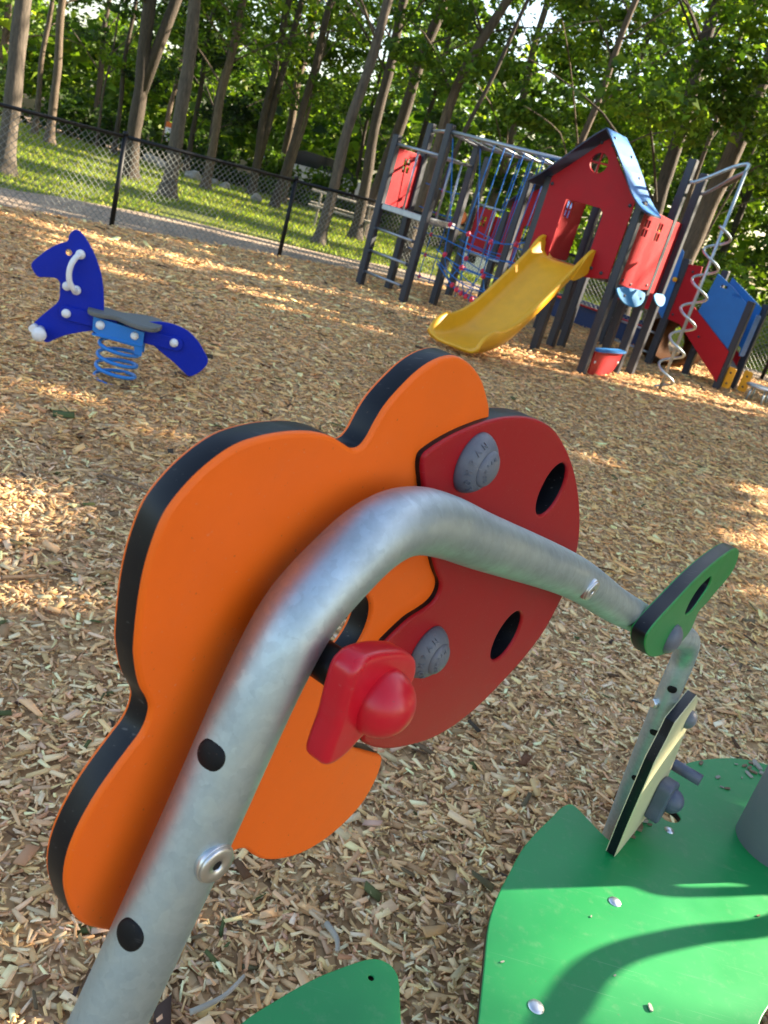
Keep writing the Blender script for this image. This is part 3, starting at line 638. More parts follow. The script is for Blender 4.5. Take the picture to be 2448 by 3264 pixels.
# hammock net under the overhead ladder
def rope(pts, n=6, r=.008, parent=None, name='rope'):
    mb = MB(); mb.tube(catmull([W(*p) for p in pts], n, False), r, 6); return mb.build(name, M['rope'], parent or tower)
def knot(p, r=.030, parent=None):
    mb = MB(); mb.lathe([(r*.5,-r*1.1),(r*.95,-r*.5),(r,0),(r*.95,r*.5),(r*.5,r*1.1)], W(*p), (.3,.2,.9), 10); return mb.build('rope_connector', M['ropered'], parent or tower)
A_=[(-7.04,10.12,1.17),(-6.72,10.12,1.13),(-6.35,10.12,1.12),(-5.98,10.12,1.19),(-5.72,10.1,1.32)]
B_=[(-7.04,10.80,1.17),(-6.72,10.80,1.12),(-6.35,10.80,1.11),(-5.98,10.80,1.18),(-5.72,10.75,1.30)]
Cc=[(-7.30,10.45,.62),(-6.92,10.45,.39),(-6.72,10.45,.335),(-6.46,10.45,.31),(-6.23,10.45,.335),(-5.95,10.45,.45),(-5.70,10.45,.70)]
rope(A_); rope(B_); rope(Cc,6,.011)
rope([(-7.04,10.12,1.17),(-7.38,10.12,2.2)]); rope([(-7.04,10.8,1.17),(-7.38,10.8,2.2)])
for u_ in (-6.78,-6.62,-6.47,-6.32,-6.17,-6.02):
    for v_ in (10.12,10.80): rope([(u_+.06,v_,2.25),(u_,v_,1.14)],2)
for u_ in (-7.04,-6.72,-6.35,-5.98):
    zc = float(np.interp(u_,[c[0] for c in Cc],[c[2] for c in Cc])); 
    for v_ in (10.12,10.80):
        za = float(np.interp(u_,[c[0] for c in A_],[c[2] for c in A_])); vm = 10.45+(v_-10.45)*.78
        rope([(u_,v_,za),(u_,vm,zc+(za-zc)*.45),(u_,10.45,zc)],4)
        knot((u_,vm,zc+(za-zc)*.45),.032)
    knot((u_,10.12,float(np.interp(u_,[c[0] for c in A_],[c[2] for c in A_]))),.03)
    
for v_,k in ((10.12,.45),(10.80,.45),(10.25,.2),(10.65,.2),(10.1,.75),(10.82,.75)):
    vm = 10.45+(v_-10.45)*.78
    rope([(u_,vm,float(np.interp(u_,[c[0] for c in Cc],[c[2] for c in Cc]))*(1-k)+k*1.13) for u_ in (-7.2,-7.04,-6.72,-6.35,-5.98,-5.75)])
for u_ in (-6.95,-6.86,-6.77,-6.68,-6.58,-6.49,-6.40,-6.31,-6.22,-6.12):
    knot((u_,10.44,float(np.interp(u_,[c[0] for c in Cc],[c[2] for c in Cc]))),.032)
# wall net behind the ladder tower
for u_ in (-7.93,-7.72): rope([(u_+.02,10.95,1.93),(u_,11.0,1.1),(u_-.03,11.02,.25)],4)
for u_ in (-7.2,-6.95): rope([(u_,11.0,1.15),(u_-.02,11.0,.2)],3)
for z_ in (1.55,1.22,.92,.62,.30):
    rope([(-8.2,10.9,z_+.03),(-7.85,11.0,z_),(-7.5,10.95,z_+.03)],3)
    knot((-7.93,11.0,z_),.026); 
for z_ in (.95,.62,.30): rope([(-7.4,10.95,z_+.03),(-7.0,11.0,z_),(-6.5,10.85,z_+.03)],3); knot((-7.2,11.0,z_),.026)
for (u_,v_,z_,r_) in ((-8.45,12.4,1.23,.10),(-8.55,12.4,.42,.06)):
    mb = MB(); mb.lathe([(r_,-.012),(r_,.012),(r_*.9,.018)], W(u_,v_,z_), -TV, 20); mb.build('orange_disc', M['orangeball'], tower)
rail((-8.24,12.42,1.2),(-8.5,12.42,1.2),.012)
# metal feet of the posts
for u_,v_ in ((-8.28,10.04),(-8.27,10.71),(-7.45,10.04),(-5.58,11.08),(-4.50,11.43)):
    beam((u_+.06,v_+.03,0),(u_+.06,v_+.03,.13),.012,.02,'post_foot','steel')

# grey stool, blue trough, cabinet and seat near the tower
st_ = thing('stool', tuple(W(-3.38,13.4)), 'low grey disc seat on thin legs beside the ramp foot', 'stool')
mb = MB(); mb.lathe([(.20,.20),(.215,.21),(.215,.228),(.20,.235)], W(-3.30,13.42), UP, 28); mb.build('seat', M['rail'], st_)
for k in range(4):
    t = pi/4+k*pi/2; mb = MB(); mb.tube([W(-3.30+.16*cos(t),13.42+.16*sin(t),-.02),W(-3.30+.13*cos(t),13.42+.13*sin(t),.21)],.016,8); mb.build('leg', M['galv'], st_)
tr = thing('sandbox', tuple(W(-7.2,15.25)), 'dark blue low sandbox wall seen under the house floor', 'sandbox')
mb = MB()
for c_,h_ in (((-7.0,14.95),(1.15,.03)),((-7.0,16.2),(1.15,.03)),((-8.15,15.57),(.03,.6)),((-5.85,15.57),(.03,.6))):
    mb.cbox(W(c_[0],c_[1],.17),(TU,TV,UP),(h_[0],h_[1],.17),.01)
mb.build('wall', M['darkblue'], tr)
mb = MB(); mb.cbox(W(-7.0,14.93,.35),(TU,TV,UP),(1.2,.07,.012),.005); mb.build('rim', M['towered'], tr)
# ------------------------------------------------------------------ blue spring horse
HA = radians(12); QD = np.array([cos(HA),sin(HA),0]); QN = np.array([sin(HA),-cos(HA),0]); Q0 = np.array([-1.79,5.17,0])
def Q(s,z,o=0.): return Q0+QD*s+UP*z+QN*o
horse = thing('spring_horse', tuple(Q0), 'blue horse shaped spring rocker with grey seat and white knobs on the wood chips', 'spring rider')
hf = [(-.382,.813),(-.353,.816),(-.328,.8),(-.285,.754),(-.236,.683),(-.199,.607),(-.176,.535),(-.162,.467),(-.153,.405),(-.150,.342),(-.165,.305),(-.191,.274),(-.271,.237),(-.344,.202),(-.4,.163),(-.446,.131),(-.483,.15),(-.518,.19),(-.53,.223),(-.505,.266),(-.459,.326),(-.42,.376),(-.408,.411),(-.413,.465),(-.418,.500),(-.439,.518),(-.491,.513),(-.540,.503),(-.566,.522),(-.586,.563),(-.555,.614),(-.504,.673),(-.45,.718),(-.408,.745),(-.401,.784)]
ht = [(.078,.385),(.132,.405),(.208,.421),(.28,.419),(.347,.403),(.411,.361),(.462,.307),(.497,.257),(.494,.222),(.456,.165),(.406,.131),(.37,.148),(.305,.191),(.217,.237),(.146,.277),(.09,.299)]
bd = panel('head_board', catmull(hf,4), [circle(-.393,.682,.019,20)], Q0, QD, UP, QN, .0095, .019, .003, M['horse'], M['horse'], horse, 1)
panel('tail_board', catmull(ht,4), [], Q0, QD, UP, QN, .0095, .019, .003, M['horse'], M['horse'], horse, 1)
for o in (.030,-.012):
    panel('side_bar', rrect(-.395,.296,-.06,.378,.036), [], Q0, QD, UP, QN, o, .018, .003, M['horse'], M['horse'], horse, 1)
    panel('side_bar', rrect(-.03,.272,.335,.354,.036), [], Q0, QD, UP, QN, o, .018, .003, M['horse'], M['horse'], horse, 1)
    panel('bracket_plate', [(-.195,.365),(.105,.345),(.112,.197),(.071,.20),(.06,.245),(-.139,.255),(-.19,.285)], [], Q0, QD, UP, QN, o+.035*(1 if o>0 else -1), .012, .002, M['spring'], M['spring'], horse, 1)
mb = MB(); mb.cbox(Q(-.04,.262,0),(QD,QN,UP),(.15,.075,.006),.004); mb.build('spring_plate', M['spring'], horse)
def hsphere(c, r, name='knob', parent=None):
    dome(name, c, QN, r, r*.85, M['white'], parent or horse, 18, .003)
for s,z,o,r in ((-.375,.491,.009,.027),(-.354,.336,.030,.027),(-.149,.325,.065,.027),(.053,.311,.065,.024),(.282,.318,.030,.026)): hsphere(Q(s,z,o),r)
for sd in (1,-1):
    pts = [Q(-.325,.690,.012*sd),Q(-.335,.680,.06*sd),Q(-.352,.640,.085*sd),Q(-.358,.589,.092*sd),Q(-.350,.535,.085*sd),Q(-.325,.490,.06*sd),Q(-.320,.482,.012*sd)]
    mb = MB(); mb.tube(catmull(pts,5,False), .0165, 14)
    h_ = mb.build('handle', M['white'], horse)
    for a in (pts[0],pts[-1]): 
        mb = MB(); mb.lathe([(.028,0),(.028,.010),(.022,.02),(.008,.026)], a, QN*sd, 16); mb.build('handle_foot', M['white'], h_)
for sd in (1,-1):
    mb = MB(); mb.tube([Q(-.49,.195,.0),Q(-.49,.195,.09*sd)], .030, 14); mb.tube([Q(-.515,.215,.04*sd),Q(-.515,.215,.10*sd)], .022, 12)
    mb.lathe([(.042,0),(.042,.012),(.03,.026),(.01,.032)], Q(-.475,.190,.088*sd), QN*sd, 18); mb.build('foot_rest', M['white'], horse)
seat = catmull([(-.235,.05),(-.20,.105),(-.13,.10),(-.06,.075),(.0,.12),(.08,.16),(.155,.15),(.19,.08),(.195,0),(.19,-.08),(.155,-.15),(.08,-.16),(.0,-.12),(-.06,-.075),(-.13,-.10),(-.20,-.105),(-.235,-.05)],4)
panel('seat', seat, [], Q(0,0), QD, QN*-1, UP, .402, .028, .006, M['horsegrey'], M['horsegrey'], horse, 2)
zs = np.linspace(-.02,.25,140); tt = np.linspace(0,2*pi*3.9,140)+.6
mb = MB(); mb.tube([Q(-.03,0,0)+QD*.118*cos(a)+QN*.118*sin(a)+UP*z for a,z in zip(tt,zs)], .0115, 10); mb.build('spring', M['spring'], horse)

# ------------------------------------------------------------------ chain link fence
fence = thing('chain_fence', (-4.44,11.57,0), 'black chain link fence with round posts and top rail along the chip bed', 'fence')
FP = [(-8.1,7.55),(-6.27,9.56),(-4.44,11.57),(-2.62,13.59),(-.98,15.32),(.95,17.15),(3.4,16.98),(5.82,16.28),(8.3,15.6),(10.8,14.9)]
FH = 1.10
for x,y in FP:
    mb = MB(); mb.tube([(x,y,-.1),(x,y,FH+.02)], .032, 12); mb.lathe([(.036,0),(.036,.03),(.02,.05)], (x,y,FH+.015), UP, 12); mb.build('post', M['fenceblk'], fence)
for (x0,y0),(x1,y1) in zip(FP,FP[1:]):
    mb = MB(); mb.tube([(x0,y0,FH),(x1,y1,FH)], .0235, 12); mb.build('top_rail', M['fenceblk'], fence)
    Lg = math.hypot(x1-x0,y1-y0); D = np.array([(x1-x0)/Lg,(y1-y0)/Lg,0]); NN = np.array([-D[1],D[0],0])
    mb = MB(); zt = FH-.03; zb = .03; hh = zt-zb; pit = .085; k = -int(hh/pit)-1; O = np.array([x0,y0,0])+NN*.03
    while k*pit < Lg:
        for sg in (1,-1):
            a0 = k*pit; a1 = a0+hh
            s0,s1 = max(a0,0),min(a1,Lg)
            if s1-s0 < .02: continue
            if sg==1: za,zb_ = zb+(s0-a0),zb+(s1-a0)
            else: za,zb_ = zt-(s0-a0),zt-(s1-a0)
            mb.tube([O+D*s0+UP*za+NN*.002*sg,O+D*s1+UP*zb_+NN*.002*sg], .0033, 4, cap=False)
        k += 1
    mb.build('wire_mesh', M['wire'], fence)

# ------------------------------------------------------------------ ground
def noise2(x, y, seed=0, oct=3):
    """value noise in 0..1"""
    out = np.zeros_like(x, float); amp = 1; tot = 0
    for o_ in range(oct):
        xi = np.floor(x).astype(np.int64); yi = np.floor(y).astype(np.int64); fx = x-xi; fy = y-yi
        fx = fx*fx*(3-2*fx); fy = fy*fy*(3-2*fy)
        def h(a,b):
            v = (a*374761393+b*668265263+(seed+o_*17)*982451653)&0xffffffff
            v = ((v^(v>>13))*1274126177)&0xffffffff
            return ((v^(v>>16))&0xffff)/65535.
        out += amp*((h(xi,yi)*(1-fx)+h(xi+1,yi)*fx)*(1-fy)+(h(xi,yi+1)*(1-fx)+h(xi+1,yi+1)*fx)*fy); tot += amp
        amp *= .5; x = x*2.03+5.1; y = y*2.03+1.7
    return out/tot

def ground_mat(name, ramp, scale, detail_scale, bump, dist=.01, rough=.9):
    m, nt, b = nodes(name); L = nt.links.new
    tc = N(nt,'ShaderNodeTexCoord')
    vo = N(nt,'ShaderNodeTexVoronoi', Scale=scale); 
    mp = N(nt,'ShaderNodeMapping'); L(tc.outputs['Object'], mp.inputs['Vector'])
    nz = N(nt,'ShaderNodeTexNoise', Scale=scale*.5, Detail=2.); L(mp.outputs[0], nz.inputs['Vector'])
    ad = N(nt,'ShaderNodeMixRGB', blend_type='ADD'); ad.inputs[0].default_value=.04; L(mp.outputs[0], ad.inputs[1]); L(nz.outputs['Color'], ad.inputs[2]); L(ad.outputs[0], vo.inputs['Vector'])
    sp = N(nt,'ShaderNodeSeparateColor'); L(vo.outputs['Color'], sp.inputs[0])
    n2 = N(nt,'ShaderNodeTexNoise', Scale=detail_scale, Detail=6., Roughness=.7); L(tc.outputs['Object'], n2.inputs['Vector'])
    mx = N(nt,'ShaderNodeMath', operation='MULTIPLY_ADD'); mx.inputs[1].default_value=.62; L(sp.outputs[0], mx.inputs[0])
    ms = N(nt,'ShaderNodeMath', operation='MULTIPLY'); ms.inputs[1].default_value=.38; L(n2.outputs['Fac'], ms.inputs[0]); L(ms.outputs[0], mx.inputs[2])
    cr = N(nt,'ShaderNodeValToRGB'); els = cr.color_ramp.elements
    while len(els) < len(ramp): els.new(.5)
    for e,(p,c) in zip(els, ramp): e.position = p; e.color = (*c,1)
    L(mx.outputs[0], cr.inputs[0]); L(cr.outputs[0], b.inputs['Base Color'])
    bp = N(nt,'ShaderNodeBump', Strength=bump, Distance=dist); L(mx.outputs[0], bp.inputs['Height']); L(bp.outputs[0], b.inputs['Normal'])
    b.inputs['Roughness'].default_value = rough; b.inputs['Specular IOR Level'].default_value=.2
    return m

M['bed'] = ground_mat('wood chip bed', [(.05,(.13,.072,.034)),(.35,(.38,.225,.105)),(.6,(.54,.34,.16)),(.85,(.72,.50,.27))], 34., 3.5, .9)
M['soil'] = ground_mat('grey brown soil', [(.1,(.18,.125,.085)),(.5,(.36,.27,.19)),(.9,(.50,.40,.30))], 30., 2.2, .7)
M['turf'] = ground_mat('turf', [(.1,(.05,.068,.012)),(.45,(.115,.145,.022)),(.7,(.18,.20,.03)),(.95,(.28,.25,.06))], 22., .9, .8)

def sheet(name, poly, z, m, label, th=.0):
    mb = MB(); n = len(poly); mb.add([(x,y,z) for x,y in poly], [tuple(range(n))]); o = mb.build(name, M[m]); o['kind'] = 'structure'; return o
sheet('ground', [(-160,-60),(160,-60),(160,200),(-160,200)], -.012, 'turf', '')
bedpoly = [(-9.2,6.35),(-8.1,7.55),(-6.27,9.56),(-4.44,11.57),(-2.62,13.59),(-.98,15.32),(.95,17.15),(3.4,16.98),(5.82,16.28),(10.8,14.9),(14,13.5),(14,-9),(-9.2,-9)]
sheet('wood_chip_bed', bedpoly, 0., 'bed', '')
strip = [(-9.2,6.35),(-8.1,7.55),(-6.27,9.56),(-4.44,11.57),(-2.62,13.59),(-.98,15.32),(.95,17.15),(3.4,16.98),(5.82,16.28),(10.8,14.9),(11.2,16.2),(6.2,17.8),(3.4,18.3),(.5,18.6),(-1.2,16.9),(-2.4,15.75),(-3.7,15.1),(-4.5,14.55),(-5.2,13.6),(-5.8,12.9),(-6.05,12.3),(-7.0,11.3),(-9.4,8.9)]
sheet('path', strip, -.004, 'soil', '')
# soil under the distant trees
sheet('wood_soil', [(-40,26),(-20,24.5),(-12,25.0),(-8.6,25.6),(-5,26.2),(-1,26),(4,27),(12,27),(40,22),(60,60),(-60,60)], -.008, 'soil', '')

def bulk(name, verts, faces_n, tint, mat, quad=4, kind=None, smooth=False):
    """numpy mesh: verts (n*k,3) with per-face-corner counts fixed to `quad`"""
    me = bpy.data.meshes.new(name); nv = len(verts); F = faces_n
    me.vertices.add(nv); me.vertices.foreach_set('co', np.ascontiguousarray(verts,dtype=np.float32).ravel())
    me.loops.add(F.size); me.loops.foreach_set('vertex_index', np.ascontiguousarray(F,dtype=np.int32).ravel())
    me.polygons.add(len(F)); me.polygons.foreach_set('loop_start', np.arange(0,F.size,quad,dtype=np.int32)); me.polygons.foreach_set('loop_total', np.full(len(F),quad,dtype=np.int32))
    me.update(calc_edges=True)
    at = me.attributes.new('tint','FLOAT_COLOR','POINT'); at.data.foreach_set('color', np.ascontiguousarray(np.c_[tint,np.ones(nv)],dtype=np.float32).ravel())
    me.materials.append(mat)
    return me

def palette(cols, n, jit=.12):
    c = np.array(cols)[RNG.integers(0,len(cols),n)]
    return np.clip(c*(1+RNG.normal(0,jit,(n,1)))*(1+RNG.normal(0,.05,(n,3))),.004,.95)

def chips_mesh(px, py, size, zmax, cols):
    n = len(px); L = size*RNG.lognormal(0,.42,n); Wd = L*RNG.uniform(.16,.5,n); T = np.minimum(L*RNG.uniform(.06,.16,n),.006)
    yaw = RNG.uniform(0,2*pi,n); pit = RNG.normal(0,.20,n); rol = RNG.normal(0,.30,n)
    cx = np.stack([np.cos(yaw)*np.cos(pit),np.sin(yaw)*np.cos(pit),np.sin(pit)],1)
    side = np.stack([-np.sin(yaw),np.cos(yaw),np.zeros(n)],1); upv = np.cross(cx,side)
    Y = side*np.cos(rol)[:,None]+upv*np.sin(rol)[:,None]; Z = np.cross(cx,Y)
    c = np.stack([px,py,RNG.uniform(.0,zmax,n)+L*.10],1)
    t1 = RNG.uniform(.35,1.,n); t2 = RNG.uniform(.35,1.,n); sk = RNG.uniform(-.25,.25,n)
    def co(a,b,d,t): return c+cx*(L*(a*.5+sk*b*.4))[:,None]+Y*(Wd*.5*b*t)[:,None]+Z*(T*.5*d)[:,None]
    V = np.stack([co(-1,-1,-1,t1),co(1,-1,-1,t2),co(1,1,-1,t2),co(-1,1,-1,t1),co(-1,-1,1,t1),co(1,-1,1,t2),co(1,1,1,t2),co(-1,1,1,t1)],1)
    F = np.array([(4,5,6,7),(0,1,5,4),(1,2,6,5),(2,3,7,6),(3,0,4,7)])
    faces = (np.arange(n)[:,None,None]*8+F[None]).reshape(-1,4)
    tint = np.repeat(palette(cols,n),8,0)
    return V.reshape(-1,3), faces, tint
CH0 = [(.44,.29,.155),(.38,.24,.125),(.55,.39,.22),(.64,.49,.30),(.31,.18,.085),(.22,.135,.068),(.48,.33,.185),(.57,.45,.30),(.145,.09,.05),(.50,.34,.19),(.36,.29,.22),(.66,.56,.40)]
CH = [((.72*a+.28*.43)*1.70,(.72*b+.28*.30)*1.47,(.72*c+.28*.175)*1.17) for a,b,c in CH0]
def inside(poly,x,y):
    r = np.zeros(len(x),bool); n=len(poly)
    for i in range(n):
        x0,y0=poly[i]; x1,y1=poly[(i+1)%n]
        c=((y0>y)!=(y1>y))&(x<(x1-x0)*(y-y0)/(y1-y0+1e-12)+x0); r^=c
    return r
Vs=[];Fs=[];Ts=[];off=0
for y0,y1,dens,size,zm in ((.35,2.2,6800,.021,.016),(2.2,3.8,4600,.022,.016),(3.8,6.5,2000,.027,.016),(6.5,10,900,.036,.014),(10,16.5,330,.046,.012)):
    xa,xb = -.9-.62*y1, 1.4+.62*y1; A=(xb-xa)*(y1-y0); n=int(A*dens)
    x=RNG.uniform(xa,xb,n); y=RNG.uniform(y0,y1,n)
    k=(x>-.75-.60*y)&(x<1.1+.62*y)&inside(bedpoly,x,y); x=x[k];y=y[k]
    v,f,t=chips_mesh(x,y,size,zm,CH)
    # broad drifts of fresher and darker chips
    cl_=.80+.42*noise2(x*.55+3,y*.55,5,3); t=t*np.repeat(cl_,8)[:,None]*(np.array([1.06,.985,.86]) if y0>=3.8 else np.array([1.03,1.07,1.12]))
    Vs.append(v);Fs.append(f+off);Ts.append(t);off+=len(v)
me = bulk('wood_chips', np.concatenate(Vs), np.concatenate(Fs), np.clip(np.concatenate(Ts),0,.95), M['chip'])
o = bpy.data.objects.new('wood_chips', me); COL.objects.link(o); o['kind']='stuff'; tag(o,'tan and brown wood chips covering the play area','wood chips')
# dead leaves and dark scraps among the chips
n=2600; y=1.0+13*RNG.uniform(0,1,n)**1.4; x=RNG.uniform(-1,1,n)*(1.2+.6*y)+.1; k=inside(bedpoly,x,y); x=x[k];y=y[k]
v,f,t=chips_mesh(x,y,.034+.0015*y,.02,[(.10,.045,.02),(.16,.07,.03),(.06,.04,.025),(.14,.10,.05),(.09,.10,.03)])
me=bulk('leaf_litter',v,f,t,M['chip']); o=bpy.data.objects.new('leaf_litter',me); COL.objects.link(o); o['kind']='stuff'; tag(o,'dark dead leaves and bark scraps scattered over the chips','leaf litter')
# sticks
for (x0,y0),(x1,y1),r,lab in (((-.085,1.235),(-.005,1.345),.0065,'pale bent stick lying left of the small green board'),((-1.167,2.556),(-1.03,2.675),.008,'dark short stick on the chips at the left edge'),((-1.26,3.64),(-1.03,3.60),.007,'thin twig on the chips below the spring horse'),((.14,1.54),(.175,1.47),.008,'whitish splinter between the steel tube and the green boards')):
    a=np.array([x0,y0,.03]);b=np.array([x1,y1,.034]);md=(a+b)/2+np.array([.012,-.01,.008])
    mb=MB();p_=catmull([a,md,b],5,False);mb.tube(p_,[r*(1-.5*i/len(p_)) for i in range(len(p_))],7)
    tag(mb.build('stick', M['wood'] if 'whit' in lab or 'pale' in lab else M['chipplain']),lab,'stick')

# grass blades
n=90000; x=RNG.uniform(-26,14,n*2); y=RNG.uniform(8,27,n*2)
gp = [(-9.4,8.9),(-7.0,11.3),(-6.05,12.3),(-5.8,12.9),(-5.2,13.6),(-4.5,14.55),(-3.7,15.1),(-2.4,15.75),(-1.2,16.9),(.5,18.6),(3.4,18.3),(6.2,17.8),(11.2,16.2),(14,16),(14,27),(-26,26.5),(-26,8.9)]
k=inside(gp,x,y)&(x>-2.4-.70*y)&(x<1+.6*y)&(noise2(x*.9,y*.9,3)>.30); x=x[k][:n];y=y[k][:n];m_=len(x)
h=RNG.uniform(.02,.055,m_)*(1+.02*y); w=RNG.uniform(.005,.010,m_)*(1+y*.05); a=RNG.uniform(0,2*pi,m_); lx=RNG.normal(0,.035,m_); ly=RNG.normal(0,.035,m_)
V=np.stack([np.stack([x-w*np.cos(a),y-w*np.sin(a),np.full(m_,-.012)],1),np.stack([x+w*np.cos(a),y+w*np.sin(a),np.full(m_,-.012)],1),np.stack([x+lx,y+ly,h],1)],1).reshape(-1,3)
me=bulk('grass',V,np.arange(m_*3).reshape(-1,3),np.repeat(palette([(.16,.23,.016),(.21,.28,.024),(.28,.32,.035),(.35,.34,.06),(.13,.19,.016)],m_),3,0),M['grassblade'],3)
o=bpy.data.objects.new('grass',me);COL.objects.link(o);o['kind']='stuff';tag(o,'short mown grass between the fence and the trees','grass')
# ------------------------------------------------------------------ trees
def stripes(a, b):
    return (noise2(a*.055+2, b*1.15, 77, 2)>.485)&(noise2(a*.5, b*2.5, 41, 2)>.12)

def sunlit(a, b):
    """chosen sun patches, kept open in the added trees, over ground coordinates along / across the sun"""
    n1 = noise2(a*.16+9, b*1.0, 21, 2); n2 = noise2(a*.7, b*2.2, 4, 2)
    thr = np.where(b<1.9, .9, .79)
    lit = (n1 > thr)&(n2>.3)
    lit |= (b>11.3)&stripes(a,b)
    lit |= (a>-.2)&(a<1.75)&(b>.62)&(b<1.50)                         # the green table
    lit |= (b>8.75+.3*n2)&(b<10.5)&(a>-.5)&(a<9.5)&(n2>.12)        # right side of the tower
    lit |= (b>10.8)&(b<11.4)&(a<7)&(n2>.2)                         # streak behind the horse
    lit |= (b>12.0)&(b<13.4)&(a>-2)&(a<3)&(n2>.3)
    lit |= (b>2.5)&(b<5.2)&(a>-3.2)&(a<1.4)&(noise2(a*1.4,b*4.2,51,2)>.47)   # soft dapple left of the flower
    return lit

def leaf_quads(c, size, cols, flat=.5, jit=.2, dark=None):
    n=len(c); nrm=RNG.normal(0,1,(n,3)); nrm[:,2]=np.abs(nrm[:,2])+flat; nrm/=np.linalg.norm(nrm,axis=1)[:,None]
    a=RNG.normal(0,1,(n,3)); X=np.cross(nrm,a); X/=np.linalg.norm(X,axis=1)[:,None]+1e-9; Y=np.cross(nrm,X)
    s=(size*RNG.lognormal(0,.3,n))[:,None]; w=.62
    droop = nrm*s*.18
    V=np.stack([c-X*s*.55,c+Y*s*w*.5-X*s*.08+droop,c+X*s*.55-droop*.6,c-Y*s*w*.5-X*s*.08+droop],1).reshape(-1,3)
    return V, np.arange(n*4).reshape(-1,4), np.repeat(palette(cols,n,jit),4,0)
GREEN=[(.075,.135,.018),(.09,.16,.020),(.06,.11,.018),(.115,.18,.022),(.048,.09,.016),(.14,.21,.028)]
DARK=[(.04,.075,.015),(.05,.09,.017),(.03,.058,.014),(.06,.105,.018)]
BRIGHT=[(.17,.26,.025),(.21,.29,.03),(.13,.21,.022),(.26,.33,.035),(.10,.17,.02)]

def prune_far(p):
    t=p[:,2]/tan(SUN_EL); x=p[:,0]-cos(SUN_AZ)*t; y=p[:,1]-sin(SUN_AZ)*t
    a=x*cos(SUN_AZ)+y*sin(SUN_AZ); b=-x*sin(SUN_AZ)+y*cos(SUN_AZ)
    gaps=stripes(a,b)&(b>11.3)&(a>-16)&(a<10)
    return ~gaps

def tree(name, label, base, lean, dia, H, crown, m='bark', group=None, fork=None, bend=0., prune=None):
    """lean: sideways run per metre of height; crown: (z0, z1, radius, clumps, leaves, leaf size, palette)"""
    b=np.array([base[0],base[1],0.]); hd=b/np.linalg.norm(b); rt=np.array([hd[1],-hd[0],0])
    t=thing(name, tuple(b), label, 'tree', group)
    mb=MB(); zs=np.array([-.15,0,.12,.3,.7,1.3,2.,3.,4.2,5.6,7.2,9.,H]); zs=zs[zs<=H]
    ph=random.uniform(0,6); wob=lambda z: rt*(.035*sin(z*1.1+ph)+.02*sin(z*2.7+ph*2))+hd*.03*sin(z*.9+ph)
    axis=lambda z: b+rt*(lean*z+bend*max(0,z-2.2)**2)+wob(z)*min(1,z/2+.1)+UP*z
    rr=[dia*.5*(1+.75*math.exp(-max(z,0)/.16))*(1-.62*max(z,0)/H) for z in zs]
    zf=np.linspace(0,len(zs)-1,len(zs)*3-2); zz=np.interp(zf,range(len(zs)),zs); rz=np.interp(zf,range(len(zs)),rr)
    mb.tube([axis(z) for z in zz], [r*(1+.05*sin(7*z+ph)) for r,z in zip(rz,zz)], 12)
    if fork:
        for z0,l2,k in fork:
            p0=axis(z0); mb.tube([p0+rt*(l2*s)+UP*s for s in np.linspace(-.1,H-z0,7)], [dia*.36*(1-.6*i/6)*k for i in range(7)], 10)
    z0,z1,R,nc,nl,ls,cols=crown
    cs=[];
    for i in range(nc):
        z=random.uniform(z0,z1); f=(z-z0)/(z1-z0); rad=R*(.55+.6*sin(pi*min(1,f*.8+.15)))*sqrt(random.uniform(.08,1)); a=random.uniform(0,2*pi)
        o=axis(min(z*.92,H)); c=np.array([o[0]+rad*cos(a),o[1]+rad*sin(a),z]); cs.append(c)
        if i%5==0 and rad>.5:
            s=axis(max(z0*.8,min(z-rad*.55,H-.4))); mid=(s+c)/2+UP*.12*rad+np.array([random.uniform(-.2,.2),random.uniform(-.2,.2),0])
            p_=catmull([s,mid,c],4,False); r0=dia*.10*(1-.5*f)+.006; mb.tube(p_, [r0*(1-.8*k/len(p_)) for k in range(len(p_))], 6)
    mb.build('trunk', M[m], t)
    nl=int(nl*(1.25 if b[0]<-1.6 else 2.2)); ls=ls*(1 if prune else .82)
    cs=np.array(cs); per=RNG.multinomial(nl, RNG.dirichlet(np.full(nc,2.5)))
    pts=[]
    for c,n in zip(cs,per):
        q=RNG.normal(0,1,(n,3)); q/=np.linalg.norm(q,axis=1)[:,None]; r=RNG.uniform(.25,1,n)**.5
        sx=random.uniform(.55,1.0)*R*.30; q=q*r[:,None]*np.array([sx,sx,sx*.42]); q[:,2]-=.12*(q[:,0]**2+q[:,1]**2)/max(sx,.1)
        pts.append(c+q)
    pts=np.concatenate(pts)
    pts=pts[(prune or prune_far)(pts)]
    v,f,tn=leaf_quads(pts, ls, cols)
    me=bulk('crown', v, f, tn, M['leaf']); link('crown', me, t, None)
    return t

big=lambda z0=3.2,z1=11,R=3.2,nc=46,nl=5200,ls=.15,cols=GREEN:(z0,z1,R,nc,nl,ls,cols)
tree('pine_tree','thick grey trunk at the left edge, its bark specked with dark spots',(-7.05,13.75),-.003,.26,12,big(5,11,2.6,30,2200,.16),'barkgrey')
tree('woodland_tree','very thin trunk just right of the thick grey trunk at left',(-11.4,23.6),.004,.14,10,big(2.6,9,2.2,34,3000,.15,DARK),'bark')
tree('woodland_tree','slim trunk with sunlit right flank, second from the thick grey trunk',(-10.28,22.06),-.015,.20,11,big(2.9,10,2.4,34,3400,.15,GREEN),'bark')
tree('forked_tree','tall forked trunk standing just behind the first fence post',(-7.18,19.29),-.05,.31,12,big(3.1,11,3.0,40,4200,.15,GREEN),'barkdark',fork=[(1.6,.20,1.1)])
tree('woodland_tree','thin leaning trunk left of the forked tree in dark shade',(-9.71,24.67),-.01,.13,9,big(2.3,8,2.4,34,3200,.15,DARK),'barkdark')
